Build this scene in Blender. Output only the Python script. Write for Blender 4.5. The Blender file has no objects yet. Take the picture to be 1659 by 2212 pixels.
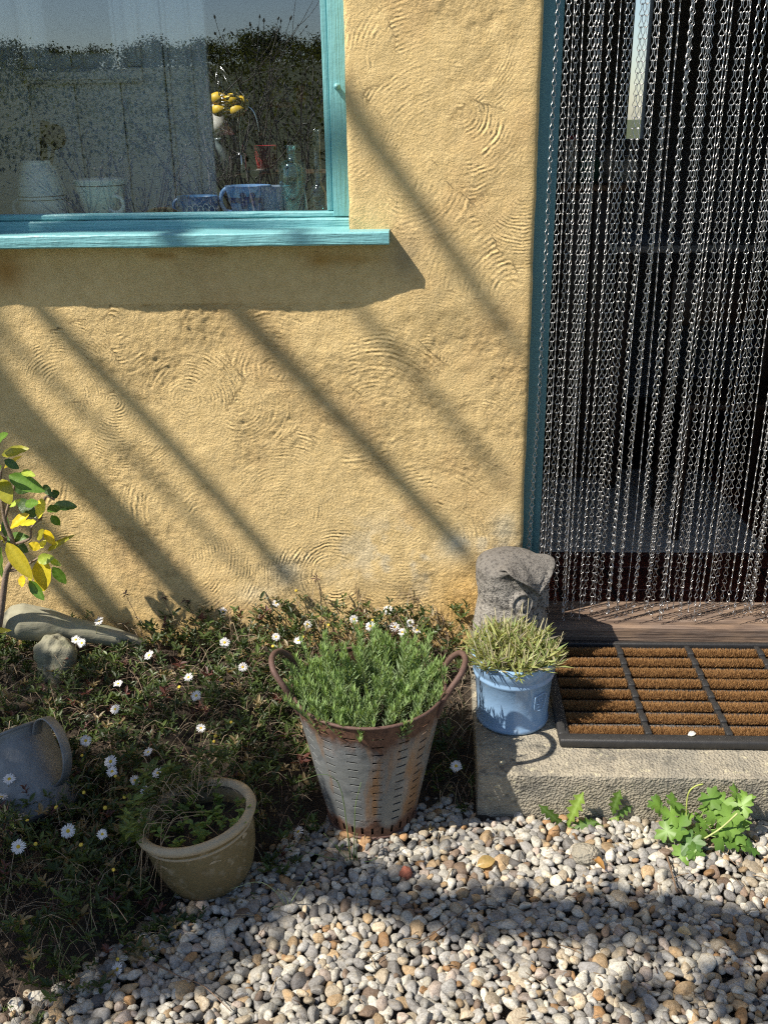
import bpy, bmesh, math, random
import numpy as np
from mathutils import Vector, Matrix

random.seed(7)
RNG = np.random.default_rng(11)
SC = bpy.context.scene
COL = SC.collection
R_ = math.radians

# ------------------------------------------------------------------ camera
PITCH, YAW, ROLL = R_(22.0), R_(3.0), R_(-1.0)
CAM = np.array([0.0, -2.72, 1.667])
FPX, PW, PH = 2100.0, 1659.0, 2212.0
cam_d = bpy.data.cameras.new('camera')
cam = bpy.data.objects.new('camera', cam_d)
COL.objects.link(cam)
ROT = Matrix.Rotation(YAW, 3, 'Z') @ Matrix.Rotation(math.pi/2 - PITCH, 3, 'X') @ Matrix.Rotation(ROLL, 3, 'Z')
cam.matrix_world = Matrix.Translation(Vector(CAM)) @ ROT.to_4x4()
cam_d.sensor_fit = 'VERTICAL'
cam_d.sensor_height = 36.0
cam_d.lens = 36.0*FPX/PH
cam_d.clip_start = 0.05
cam_d.clip_end = 2000
SC.camera = cam
RN = np.array(ROT)

# ------------------------------------------------------------------ light
SUN = np.array([1.95, 1.0, -2.65]); SUN = SUN/np.linalg.norm(SUN)      # direction the light travels
world = bpy.data.worlds.new('World'); SC.world = world; world.use_nodes = True
wn = world.node_tree.nodes; wl = world.node_tree.links
wn.clear()
sky = wn.new('ShaderNodeTexSky'); sky.sky_type = 'NISHITA'; sky.sun_disc = False
sky.sun_elevation = math.asin(-SUN[2]); sky.sun_rotation = math.atan2(-SUN[0], -SUN[1])
sky.altitude = 100; sky.air_density = 1.0; sky.dust_density = 0.6; sky.ozone_density = 1.5
bg = wn.new('ShaderNodeBackground'); bg.inputs[1].default_value = 0.08
wo = wn.new('ShaderNodeOutputWorld')
wl.new(sky.outputs[0], bg.inputs[0]); wl.new(bg.outputs[0], wo.inputs[0])
sd = bpy.data.lights.new('sun', 'SUN'); sd.energy = 5.0; sd.angle = R_(0.53); sd.color = (1.0, 0.93, 0.82)
so = bpy.data.objects.new('sun', sd); COL.objects.link(so)
so.rotation_euler = Vector(SUN).to_track_quat('-Z', 'Y').to_euler()
so.location = (-4, -4, 6)
SC.view_settings.view_transform = 'Standard'
SC.view_settings.look = 'None'
SC.view_settings.gamma = 1.0
SC.view_settings.use_curve_mapping = False
SC.view_settings.exposure = 0.68
SC.cycles.use_denoising = False
SC.cycles.filter_width = 1.2
SC.cycles.sample_clamp_indirect = 4.0
SC.cycles.max_bounces = 8
SC.cycles.transparent_max_bounces = 12

# ------------------------------------------------------------------ measuring helpers
def ray(u, v):
    return RN @ np.array([(u-PW/2)/FPX, -(v-PH/2)/FPX, -1.0])
def aty(u, v, y=0.0):
    d = ray(u, v); return CAM + d*((y-CAM[1])/d[1])
def atz(u, v, z=0.0):
    d = ray(u, v); return CAM + d*((z-CAM[2])/d[2])

# ------------------------------------------------------------------ mesh helpers
class MB:
    def __init__(s): s.v = []; s.f = []; s.c = []; s.n = 0; s.col = False; s.at = {}
    def add(s, V, F, col=None):
        V = np.asarray(V, float).reshape(-1, 3)
        if not isinstance(F, list): F = [F]
        for f in F:
            f = np.asarray(f, int)
            if f.size: s.f.append(f + s.n)
        if col is not None:
            s.col = True; col = np.asarray(col, float)
            if col.ndim == 1: col = np.tile(col, (len(V), 1))
        else: col = np.full((len(V), 3), .5)
        s.c.append(col); s.v.append(V); s.n += len(V); return s
    def build(s, name, mat, parent=None, smooth=True, attrs=None):
        V = np.concatenate(s.v)
        if parent is not None: V = V - np.array(parent.location)
        me = bpy.data.meshes.new(name)
        me.vertices.add(len(V)); me.vertices.foreach_set('co', V.ravel())
        li = np.concatenate([f.ravel() for f in s.f])
        tot = np.concatenate([np.full(len(f), f.shape[1]) for f in s.f])
        st = np.concatenate([[0], np.cumsum(tot)[:-1]])
        me.loops.add(len(li)); me.loops.foreach_set('vertex_index', li.astype(np.int32))
        me.polygons.add(len(tot)); me.polygons.foreach_set('loop_start', st.astype(np.int32))
        me.polygons.foreach_set('loop_total', tot.astype(np.int32))
        me.polygons.foreach_set('use_smooth', np.full(len(tot), bool(smooth)))
        me.update(calc_edges=True)
        if s.col:
            a = me.color_attributes.new('Col', 'FLOAT_COLOR', 'POINT')
            C = np.concatenate(s.c); C = np.hstack([C, np.ones((len(C), 1))])
            a.data.foreach_set('color', C.ravel().astype(np.float32))
        for k, arr in (attrs or {}).items():
            a = me.attributes.new(k, 'FLOAT', 'POINT'); a.data.foreach_set('value', np.asarray(arr, np.float32))
        me.materials.append(mat)
        o = bpy.data.objects.new(name, me); COL.objects.link(o)
        if parent is not None: o.parent = parent
        return o
def tag(o, label=None, cat=None, group=None, kind=None):
    if label: o['label'] = label
    if cat: o['category'] = cat
    if group: o['group'] = group
    if kind: o['kind'] = kind
    return o
def thing(name, label, cat, loc, group=None):
    o = bpy.data.objects.new(name, None); COL.objects.link(o); o.location = tuple(float(a) for a in loc)
    o.empty_display_size = 0.05
    return tag(o, label, cat, group)
def put(name, data, parent, loc=(0, 0, 0), rot=None, scale=(1, 1, 1)):
    o = bpy.data.objects.new(name, data); COL.objects.link(o); o.parent = parent
    o.location = tuple(loc); o.scale = scale
    if rot is not None: o.rotation_euler = rot
    return o
def box(x0, x1, y0, y1, z0, z1, b=0.0):
    """box with bevelled edges"""
    if b <= 0:
        V = [(x, y, z) for x in (x0, x1) for y in (y0, y1) for z in (z0, z1)]
        return np.array(V), np.array([(0, 1, 3, 2), (4, 6, 7, 5), (0, 4, 5, 1), (2, 3, 7, 6), (0, 2, 6, 4), (1, 5, 7, 3)])
    bm = bmesh.new()
    bmesh.ops.create_cube(bm, size=1)
    for v in bm.verts:
        v.co = Vector(((x0+x1)/2+v.co.x*(x1-x0), (y0+y1)/2+v.co.y*(y1-y0), (z0+z1)/2+v.co.z*(z1-z0)))
    bmesh.ops.bevel(bm, geom=list(bm.edges), offset=b, segments=2, profile=0.5, affect='EDGES')
    bmesh.ops.triangulate(bm, faces=bm.faces)
    V = np.array([v.co[:] for v in bm.verts]); bm.verts.index_update()
    F = np.array([[v.index for v in f.verts] for f in bm.faces]); bm.free()
    return V, F
def lathe(prof, n=32, c=(0, 0, 0), closed=False):
    prof = np.asarray(prof, float); k = len(prof)
    a = np.arange(n)*2*math.pi/n
    V = np.stack([np.outer(prof[:, 0], np.cos(a)), np.outer(prof[:, 0], np.sin(a)), np.repeat(prof[:, 1][:, None], n, 1)], -1).reshape(-1, 3)
    i, j = np.meshgrid(np.arange(k if closed else k-1), np.arange(n), indexing='ij'); i = i.ravel(); j = j.ravel()
    i2 = (i+1) % k; j2 = (j+1) % n
    return V+np.array(c), np.stack([i*n+j, i*n+j2, i2*n+j2, i2*n+j], -1)
def tube(pts, rad, n=6, cap=True):
    P = np.asarray(pts, float); k = len(P); rad = np.broadcast_to(np.asarray(rad, float), (k,))
    T = np.gradient(P, axis=0); T /= np.linalg.norm(T, axis=1)[:, None]+1e-9
    ref = np.array([0, 0, 1.]) if abs(T[0][2]) < .9 else np.array([1., 0, 0])
    u = np.cross(T[0], ref); u /= np.linalg.norm(u); U = []
    for t in T:
        u = u - t*np.dot(u, t); u /= np.linalg.norm(u)+1e-9; U.append(u)
    U = np.array(U); B = np.cross(T, U)
    a = np.arange(n)*2*math.pi/n
    V = P[:, None]+rad[:, None, None]*(np.cos(a)[None, :, None]*U[:, None]+np.sin(a)[None, :, None]*B[:, None])
    i, j = np.meshgrid(np.arange(k-1), np.arange(n), indexing='ij'); i = i.ravel(); j = j.ravel(); j2 = (j+1) % n
    F = [np.stack([i*n+j, i*n+j2, (i+1)*n+j2, (i+1)*n+j], -1)]
    if cap: F += [np.arange(n)[::-1][None], (np.arange(n)+(k-1)*n)[None]]
    return V.reshape(-1, 3), F
def curve(pts, n=24):
    """Catmull-Rom through points"""
    P = np.asarray(pts, float); P = np.vstack([2*P[0]-P[1], P, 2*P[-1]-P[-2]]); out = []
    m = len(P)-3
    for t in np.linspace(0, m-1e-6, n):
        i = int(t); f = t-i; a, b, c, d = P[i:i+4]
        out.append(.5*((2*b)+(c-a)*f+(2*a-5*b+4*c-d)*f*f+(3*b-a-3*c+d)*f**3))
    return np.array(out)
def frames(d, roll=None, up=None):
    """(n,3) directions -> (n,3,3), columns length / side / normal"""
    d = d/np.linalg.norm(d, axis=1)[:, None]
    if up is None: up = np.tile([0, 0, 1.], (len(d), 1))
    s = np.cross(up, d); l = np.linalg.norm(s, axis=1)[:, None]
    s = np.where(l < 1e-4, np.array([1., 0, 0]), s/np.maximum(l, 1e-4)); nn = np.cross(d, s)
    if roll is not None:
        c, q = np.cos(roll)[:, None], np.sin(roll)[:, None]; s, nn = s*c+nn*q, nn*c-s*q
    return np.stack([d, s, nn], -1)
def inst(tv, tf, M, T, S=None):
    tv = np.asarray(tv, float); n = len(T)
    L = np.broadcast_to(tv, (n,)+tv.shape)
    if S is not None: L = L*np.asarray(S, float).reshape(n, 1, -1)
    V = np.einsum('nij,nkj->nki', M, L)+np.asarray(T)[:, None]
    F = [(np.asarray(f)[None]+(np.arange(n)*len(tv))[:, None, None]).reshape(-1, np.asarray(f).shape[1]) for f in (tf if isinstance(tf, list) else [tf])]
    return V.reshape(-1, 3), F
def percol(c, k): return np.repeat(np.asarray(c), k, 0)
def unit(a): a = np.asarray(a, float); return a/np.linalg.norm(a, axis=-1, keepdims=True)

_T = np.random.default_rng(3).random((512, 512))
def vnoise(x, y, s, seed=0):
    x = np.asarray(x)/s+seed*17.31; y = np.asarray(y)/s+seed*9.77
    xi = np.floor(x).astype(int); yi = np.floor(y).astype(int); fx = x-xi; fy = y-yi
    fx = fx*fx*(3-2*fx); fy = fy*fy*(3-2*fy); g = lambda a, b: _T[a % 512, b % 512]
    return (g(xi, yi)*(1-fx)+g(xi+1, yi)*fx)*(1-fy)+(g(xi, yi+1)*(1-fx)+g(xi+1, yi+1)*fx)*fy-.5
def fbm(x, y, s, seed=0, o=4):
    r = 0; a = 1.
    for k in range(o): r = r+a*vnoise(x, y, s, seed+k); s /= 2.03; a *= .55
    return r
def sinnoise(V, k, seed, m=6):
    g = np.random.default_rng(seed); r = 0
    for i in range(m): r = r+np.sin(V@(unit(g.normal(size=3))*k*g.uniform(.6, 1.5))+g.uniform(0, 6.28))
    return r/m
def sstep(a, b, x): t = np.clip((x-a)/(b-a), 0, 1); return t*t*(3-2*t)
def lerp(a, b, t): return np.asarray(a)*(1-t)+np.asarray(b)*t

# ------------------------------------------------------------------ material helpers
class T:
    def __init__(s, name):
        s.m = bpy.data.materials.new(name); s.m.use_nodes = True; s.t = s.m.node_tree; s.t.nodes.clear()
        s.tc = None
    def n(s, typ, inp=None, **props):
        d = s.t.nodes.new(typ)
        for k, v in props.items(): setattr(d, k, v)
        for k, v in (inp or {}).items(): s.set(d.inputs[k], v)
        return d
    def set(s, sock, v):
        if isinstance(v, bpy.types.NodeSocket): s.t.links.new(v, sock)
        elif isinstance(v, (tuple, list)) and len(v) == 3 and sock.type == 'RGBA': sock.default_value = (*v, 1)
        else: sock.default_value = v
    def co(s, w='Object'):
        if s.tc is None: s.tc = s.n('ShaderNodeTexCoord')
        return s.tc.outputs[w]
    def mapv(s, scale, vec=None, rot=(0, 0, 0)):
        return s.n('ShaderNodeMapping', {'Vector': vec or s.co(), 'Scale': scale, 'Rotation': rot}).outputs[0]
    def noise(s, scale, detail=4, vec=None, rough=.55, dist=0):
        return s.n('ShaderNodeTexNoise', {'Vector': vec or s.co(), 'Scale': scale, 'Detail': detail, 'Roughness': rough, 'Distortion': dist}).outputs['Fac']
    def voro(s, scale, vec=None, feature='F1', out='Distance'):
        return s.n('ShaderNodeTexVoronoi', {'Vector': vec or s.co(), 'Scale': scale}, feature=feature).outputs[out]
    def attr(s, name, out='Color', typ='GEOMETRY'):
        return s.n('ShaderNodeAttribute', attribute_name=name, attribute_type=typ).outputs[out]
    def ramp(s, fac, stops, interp='LINEAR'):
        d = s.n('ShaderNodeValToRGB', {'Fac': fac}); r = d.color_ramp; r.interpolation = interp
        while len(r.elements) < len(stops): r.elements.new(.5)
        for e, (p, c) in zip(r.elements, stops):
            e.position = p; e.color = (*c, 1) if isinstance(c, tuple) else (c, c, c, 1)
        return d.outputs[0]
    def mix(s, f, a, b, mode='MIX'):
        d = s.n('ShaderNodeMix', data_type='RGBA', blend_type=mode)
        s.set(d.inputs[0], f); s.set(d.inputs[6], a); s.set(d.inputs[7], b); return d.outputs[2]
    def math(s, op, a, b=0.0, c=None, clamp=False):
        d = s.n('ShaderNodeMath', operation=op, use_clamp=clamp); s.set(d.inputs[0], a); s.set(d.inputs[1], b)
        if c is not None: s.set(d.inputs[2], c)
        return d.outputs[0]
    def sep(s, vec=None):
        return s.n('ShaderNodeSeparateXYZ', {0: vec or s.co()}).outputs
    def bump(s, h, dist=.01, strength=1., normal=None):
        i = {'Height': h, 'Distance': dist, 'Strength': strength}
        if normal is not None: i['Normal'] = normal
        return s.n('ShaderNodeBump', i).outputs[0]
    def bsdf(s, col, rough=.6, metal=0., normal=None, spec=.5, **kw):
        i = {'Base Color': col, 'Roughness': rough, 'Metallic': metal, 'Specular IOR Level': spec}
        if normal is not None: i['Normal'] = normal
        i.update(kw)
        return s.n('ShaderNodeBsdfPrincipled', i).outputs[0]
    def out(s, sh):
        s.t.links.new(sh, s.n('ShaderNodeOutputMaterial').inputs[0]); return s.m

def simple(name, col, rough=.6, metal=0., var=.25, scale=20, bump=0., spec=.5):
    t = T(name); f = t.noise(scale)
    c = t.mix(f, tuple(a*(1-var) for a in col), tuple(min(1, a*(1+var)) for a in col))
    return t.out(t.bsdf(c, rough, metal, t.bump(t.noise(scale*4), bump) if bump else None, spec))
def leafmat(name, trans=.35, rough=.45, spec=.4):
    t = T(name); c = t.attr('Col')
    c2 = t.mix(t.math('MULTIPLY', t.noise(90, 3), .5), c, t.mix(1.0, c, (.55, .5, .35), 'MULTIPLY'))
    b = t.bsdf(c2, rough, spec=spec)
    tr = t.n('ShaderNodeBsdfTranslucent', {'Color': t.mix(1.0, c2, (1.5, 1.45, .7), 'MULTIPLY')}).outputs[0]
    return t.out(t.n('ShaderNodeMixShader', {0: trans, 1: b, 2: tr}).outputs[0])
def colmat(name, rough=.6, bump=0., bscale=200, mott=.3, mscale=40, spec=.4, metal=0.):
    t = T(name); c = t.attr('Col'); f = t.noise(mscale, 5)
    c2 = t.mix(t.ramp(f, [(.35, 0.), (.7, 1.)]), c, t.mix(1.0, c, (1-mott, 1-mott*1.05, 1-mott*1.15), 'MULTIPLY'))
    return t.out(t.bsdf(c2, rough, metal, t.bump(t.noise(bscale, 4), bump) if bump else None, spec))

# ================================================================== SETTING
# ---- far ground and the wooded hillside that the window mirrors
t = T('grass_ground'); f = t.noise(.6, 6)
M_GRASS = t.out(t.bsdf(t.mix(f, (.030, .044, .012), (.065, .075, .024)), .9, normal=t.bump(t.noise(40), .02)))
b = MB()
gx = np.concatenate([np.linspace(-400, -12, 24), np.linspace(-10, 10, 21), np.linspace(12, 400, 24)])
gy = np.concatenate([np.linspace(-400, -12, 40), np.linspace(-10, 10, 21), np.linspace(12, 400, 24)])
X, Y = np.meshgrid(gx, gy, indexing='ij')
def terrain(x, y): return -.06 + 6.0*sstep(-14, -95, y) + 26*sstep(-95, -400, y)*.3 + .8*fbm(x, y, 30, 2)*sstep(-8, -30, y)
Z = terrain(X, Y)
n0, n1 = X.shape; I, J = np.meshgrid(np.arange(n0-1), np.arange(n1-1), indexing='ij'); I = I.ravel(); J = J.ravel()
gridF = lambda I, J, n: np.stack([I*n+J, (I+1)*n+J, (I+1)*n+J+1, I*n+J+1], -1)
b.add(np.stack([X, Y, Z], -1).reshape(-1, 3), gridF(I, J, n1))
tag(b.build('ground', M_GRASS), kind='structure')

# ---- soil of the bed
HB = [(-1.9, -1.75), (-.97, -1.42)] + [tuple(atz(u, v)[:2]) for u, v in ((110, 2190), (220, 2100), (390, 1985), (540, 1905), (600, 1850), (690, 1800))] + [(-.17, -.73), (-.06, -.69), (.105, -.68), (.13, -.66)]
HBx = np.array([p[0] for p in HB]); HBy = np.array([p[1] for p in HB])
def bedline(x): return np.interp(x, HBx, HBy)
def soil_h(x, y):
    d = y-bedline(x)
    return -.012 + .045*sstep(0, .35, d) + .075*sstep(-.75, -.1, y) + .02*fbm(x, y, .12, 5)
xs = np.linspace(-2.0, .2, 150); ys = np.linspace(-1.9, .06, 130)
X, Y = np.meshgrid(xs, ys, indexing='ij'); Z = soil_h(X, Y); Z = np.where(Y < bedline(X)-.03, -.045, Z)
I, J = np.meshgrid(np.arange(149), np.arange(129), indexing='ij'); I = I.ravel(); J = J.ravel()
b = MB(); b.add(np.stack([X, Y, Z], -1).reshape(-1, 3), gridF(I, J, 130))
t = T('dark_soil'); f = t.noise(60, 6)
M_SOIL = t.out(t.bsdf(t.mix(f, (.015, .011, .007), (.06, .043, .028)), .95, normal=t.bump(t.noise(180, 5), .008)))
tag(b.build('soil', M_SOIL), kind='structure')

# ---- house wall: hand-trowelled ochre render
XL = np.concatenate([np.linspace(-2.4, -1.45, 20)[:-1], np.arange(-1.45, -.2245, .0048)])
XE = np.linspace(-.222, .276, 105); XR = np.array([.3, .6, .9, 1.2, 1.30, 1.6, 2.0, 2.6])
xs = np.concatenate([XL[XL < -1.29], [-1.28], XL[(XL > -1.275) & (XL < -.226)], XE, XR])
ZA = np.linspace(-.12, 1.385, 312); ZB = np.linspace(1.385, 2.05, 138)[1:]; ZC = np.array([2.12, 2.3, 2.45, 2.7, 3.0, 3.4])
zs = np.concatenate([ZA, ZB, ZC])
X, Z = np.meshgrid(xs, zs, indexing='ij')
swirl = [  # centre in the photograph's pixels, radius of the combed patch, weight
    (905, 175, .20, 1.), (1010, 330, .17, 1.), (930, 420, .14, .7), (800, 130, .13, .5), (1090, 120, .16, .7), (700, 1215, .17, 1.5), (640, 1040, .17, 1.2),
    (760, 930, .13, .9), (870, 800, .16, 1.1), (1010, 560, .15, 1.), (420, 800, .17, 1.3), (300, 720, .12, 1.4), (560, 730, .14, 1.), (160, 760, .15, .8),
    (250, 950, .16, .8), (60, 1000, .15, .7), (330, 1130, .15, .8), (120, 1200, .16, .8), (470, 1250, .14, .8), (850, 1230, .17, 1.), (980, 1080, .17, .8),
    (1080, 900, .16, .6), (980, 700, .15, .8), (1100, 480, .14, .6), (780, 300, .12, .5), (420, 620, .17, .3), (100, 620, .2, .25), (720, 610, .15, .3), (1000, 1330, .14, 1.2), (560, 900, .13, .8)]
g = np.random.default_rng(5)
best = np.full(X.shape, 9.); ph = np.zeros(X.shape); amp = np.zeros(X.shape)
wx = X+.03*fbm(X, Z, .12, 31); wz = Z+.03*fbm(X, Z, .12, 41)
for (u, v, r, w) in swirl:
    c = aty(u, v); d = np.hypot(wx-c[0], wz-c[2]); an_ = g.uniform(0, 6.283); off = r*g.uniform(.55, 1.15)*(.45 if w > 1.4 else 1.); sc_ = g.uniform(.62, 1.05); e = c+np.array([math.cos(an_)*off, 0, math.sin(an_)*off])
    k = d/r; m = k < best
    best = np.where(m, k, best); ph = np.where(m, np.hypot(X-e[0], Z-e[2])*sc_+.004*fbm(X, Z, .05, 61), ph); amp = np.where(m, w, amp)
patch = sstep(-.12, .25, fbm(X, Z, .16, 71))
amp = amp*(.2+.8*patch)*sstep(-.4, .12, fbm(X, Z, .07, 73))*sstep(1.2, .7, best)
stip = (.35+1.1*sstep(-.05, .35, fbm(X, Z, .13, 81)))*sstep(-.45, -.05, fbm(X, Z, .5, 85)+.1)
def blob(u, v, ru, rv): c = aty(u, v); return np.exp(-((X-c[0])/ru)**2-((Z-c[2])/rv)**2)
stip = stip+1.0*blob(340, 740, .16, .1)+.8*blob(1000, 1330, .1, .12)+.6*blob(500, 700, .1, .06)
flat = np.clip(1-sstep(1.19, 1.2, Z)*sstep(1.36, 1.35, Z)*(X < -.1), .25, 1)
stip *= flat; amp *= flat
H = .008*fbm(X, Z, .5, 1, 3)+.0035*fbm(X, Z, .11, 7, 3)+.0016*fbm(X, Z, .03, 9, 2)+.0009*stip*vnoise(X, Z, .011, 13)*2+.0008*stip*vnoise(X, Z, .0061, 14)*2
c = aty(912, 610); H += .021*np.exp(-((X-c[0])/.13)**2-((Z-c[2])/.16)**2)
H += .02*sstep(.5, .1, Z)
H += .0009*np.sin(ph*2*math.pi/.0125)*amp
edge = np.minimum(np.abs(X-.276)+(Z > 2.1)*9, np.abs(X+.222)+(Z < 1.38)*9)
H = H*np.clip(edge/.03+.25, 0, 1) - .007*np.exp(-edge/.006)
Xd = X + .0035*fbm(X*0, Z, .09, 3)*np.exp(-edge/.02)*(np.abs(X) < 1.2)
V = np.stack([Xd, -H, Z], -1)
# colour: limewash over ochre, damp and weathering marks with shapes of their own
tint = np.ones(X.shape+(3,))*np.array([.82, .605, .295])
nz = fbm(X, Z, .35, 21)
tint = tint*(1+.13*nz[..., None])
def stain(mask, colr, k):
    global tint
    m = np.clip(mask*k, 0, 1)[..., None]; tint = tint*(1-m)+np.array(colr)*m
stain(sstep(.0, .5, fbm(X, Z, .22, 91)), (.72, .50, .24), .6)
stain(blob(620, 1235, .05, .05)+blob(980, 1180, .05, .05)+blob(1090, 1140, .04, .05)+.6*blob(560, 1280, .08, .03), (.66, .60, .44), .75)
stain(sstep(.06, .5, fbm(X, Z, .06, 95))*blob(950, 1200, .35, .12), (.70, .63, .47), .8)
stain(blob(15, 585, .06, .06), (.42, .2, .04), .8); stain(blob(690, 565, .03, .02)+blob(760, 560, .08, .015), (.5, .27, .06), .6)
stain(blob(880, 545, .05, .06), (.34, .27, .16), .75)
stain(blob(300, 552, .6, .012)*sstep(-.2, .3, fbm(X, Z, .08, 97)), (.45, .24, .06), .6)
stain(sstep(.42, .02, Z)*sstep(-.45, .3, fbm(X, Z, .12, 99)), (.50, .33, .12), .75)
stain(sstep(.16, .4, fbm(X, Z, .05, 101))*sstep(.75, .2, Z), (.28, .22, .12), .4)
stain(blob(1000, 1290, .08, .1), (.74, .42, .10), .55)
stain(sstep(.245, .275, X)*(X < .28), (.62, .45, .2), .5)
n0, n1 = X.shape
cx = (xs[:-1]+xs[1:])/2; cz = (zs[:-1]+zs[1:])/2; CX, CZ = np.meshgrid(cx, cz, indexing='ij')
keep = ~(((CX > -1.28) & (CX < -.222) & (CZ > 1.385) & (CZ < 2.45)) | ((CX > .276) & (CX < 1.30) & (CZ < 2.12)))
I, J = np.nonzero(keep)
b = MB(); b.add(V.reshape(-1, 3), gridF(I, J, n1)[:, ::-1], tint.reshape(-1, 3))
VV = V.reshape(-1, 3); ex = []
for i in range(n0-2):                                             # reveals of the openings
    for j in np.nonzero(keep[i] != keep[i+1])[0]:
        ex.append(((i+1)*n1+j, (i+1)*n1+j+1))
for i in np.nonzero((keep[:, :-1] != keep[:, 1:]).any(1))[0]:
    for j in np.nonzero(keep[i, :-1] != keep[i, 1:])[0]:
        ex.append((i*n1+j+1, (i+1)*n1+j+1))
ex = np.array(ex); A = VV[ex[:, 0]]; B = VV[ex[:, 1]]; A2 = A.copy(); B2 = B.copy(); A2[:, 1] = .24; B2[:, 1] = .24
k = len(ex); q = np.arange(k)
b.add(np.concatenate([A, B, B2, A2]), np.stack([q, q+k, q+2*k, q+3*k], -1), np.array([.70, .49, .2]))
pad = np.zeros(4*k)
t = T('ochre_render')
tc = t.attr('Col'); cx_ = t.mix(t.ramp(t.noise(35, 5), [(.3, 0.), (.75, 1.)]), tc, t.mix(1.0, tc, (.86, .84, .78), 'MULTIPLY'))
cx_ = t.mix(t.math('MULTIPLY', t.ramp(t.noise(210, 3), [(.28, 1.), (.42, 0.)]), .35), cx_, (.36, .24, .09))
s1 = t.math('SINE', t.math('ADD', t.math('MULTIPLY', t.attr('phase', 'Fac'), 2*math.pi/.0088), t.math('MULTIPLY', t.noise(26, 3), 7.0)))
rid = t.math('MULTIPLY', t.math('MULTIPLY', s1, t.attr('amp', 'Fac')), t.ramp(t.noise(38, 4), [(.38, .05), (.62, 1.)]))
grit = t.math('MULTIPLY', t.noise(115, 6, rough=.72), t.math('ADD', t.math('MULTIPLY', t.attr('stip', 'Fac'), 2.3), 1.3))
h = t.math('ADD', t.math('MULTIPLY', rid, .7), grit)
h = t.math('ADD', h, t.math('MULTIPLY', t.noise(420, 2), .5))
M_WALL = t.out(t.bsdf(cx_, .93, normal=t.bump(h, .0031), spec=.15))
wall = b.build('house_wall', M_WALL, attrs={'phase': np.concatenate([ph.ravel(), pad]), 'amp': np.concatenate([amp.ravel(), pad]), 'stip': np.concatenate([stip.ravel(), pad])})
tag(wall, 'ochre yellow hand-trowelled rendered cottage wall around the window and door', 'wall')

# ---- the room behind (dark kitchen)
M_ROOM = simple('kitchen_plaster', (.26, .26, .27), .9, var=.15, scale=3)
M_DARKWOOD = simple('dark_wood', (.045, .026, .015), .5, var=.4, scale=14)
FZ = .02
b = MB(); b.add(*box(-2.35, 2.55, 3.3, 3.4, FZ-.1, 2.6)); 
b = MB()                                                            # back wall with a tall opening to daylight
ob0 = aty(1366, 100, 3.3)[0]; ob1 = aty(1404, 100, 3.3)[0]; oz0 = aty(1385, 300, 3.3)[2]
for a in ((-2.35, ob0, 0, 2.7), (ob1, 2.55, 0, 2.7), (ob0, ob1, 0, oz0), (ob0, ob1, 2.45, 2.7)):
    b.add(*box(a[0], a[1], 3.3, 3.4, a[2], a[3]))
tag(b.build('wall_back', M_ROOM, smooth=False), kind='structure')
for nm, a in (('wall_left', (-2.43, -2.352, .03, 3.398, 0, 2.7)), ('wall_right', (2.552, 2.63, .03, 3.398, 0, 2.7))):
    tag(MB().add(*box(*a)).build(nm, M_ROOM, smooth=False), kind='structure')
b = MB()                                                            # ceiling; unseen opening added to let sun onto tap and lemons
for a in ((-2.43, -1.70, .03, 3.41), (-1.18, 2.63, .03, 3.41), (-1.70, -1.18, .03, .67), (-1.70, -1.18, 1.05, 3.41)): b.add(*box(*a, 2.702, 2.78))
tag(b.build('ceiling', M_ROOM, smooth=False), kind='structure')
b = MB().add(*box(-.222+.12, .16, .241, .258, FZ, 2.69)); b.add(*box(.165, .205, .242, 1.5, FZ, 2.69)); tag(b.build('wall_inner_sun_block', M_ROOM, smooth=False), kind='structure')  # long box is an unseen wall added to block window sun from the rug
floor = MB().add(*box(-2.38, 2.58, .165, 3.39, -.05, FZ-.006)).build('floor', simple('grout', (.03, .025, .022), .9), smooth=False)
tag(floor, kind='structure')
t = T('quarry_tile'); oi = t.n('ShaderNodeObjectInfo').outputs['Random']
c = t.mix(oi, (.16, .04, .025), (.26, .07, .04)); M_TILE = t.out(t.bsdf(t.mix(t.noise(20), c, (.06, .02, .015)), .35))
tl = MB().add(*box(-.096, .096, -.096, .096, -.009, 0, .004)).build('tile', M_TILE)
tl.parent = floor; first = True
for i in range(9):
    for j in range(9):
        x, y = .28+.1+i*.2, .28+j*.2
        if x > 2.4: continue
        if first: tl.location = (x, y, FZ); first = False
        else: put('tile', tl.data, floor, (x, y, FZ))

# ================================================================== WINDOW
t = T('teal_gloss_paint')
st = t.noise(1.0, 5, t.mapv((9, 140, 160))); st2 = t.noise(1.0, 3, t.mapv((25, 25, 25)))
c = t.mix(st, (.16, .395, .42), (.22, .50, .52)); c = t.mix(t.math('MULTIPLY', t.ramp(t.noise(60, 4), [(.62, 0.), (.72, 1.)]), .35), c, (.11, .27, .30)); c = t.mix(t.math('MULTIPLY', t.ramp(t.noise(1.0, 6, t.mapv((14, 60, 60)), .7), [(.6, 0.), (.68, 1.)]), .5), c, (.10, .17, .16))
M_TEAL = t.out(t.bsdf(c, .38, normal=t.bump(t.math('ADD', st, t.math('MULTIPLY', st2, .8)), .0035)))
t = T('teal_gloss_paint_upright')
st = t.noise(1.0, 5, t.mapv((150, 140, 8))); c = t.mix(st, (.16, .395, .42), (.22, .50, .52))
M_TEALV = t.out(t.bsdf(c, .38, normal=t.bump(t.math('ADD', st, t.math('MULTIPLY', t.noise(30), .7)), .003)))
WY = .085                                                           # face of the frame, behind the render
win = thing('window', 'teal painted timber kitchen window with a deep sill, mirroring bare trees', 'window', (-.75, WY, 1.39))
gr = aty(712, 452, WY+.012)[0]; gb = aty(600, 455, WY+.012)[2]
fr = -.16; fz = 1.372
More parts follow.
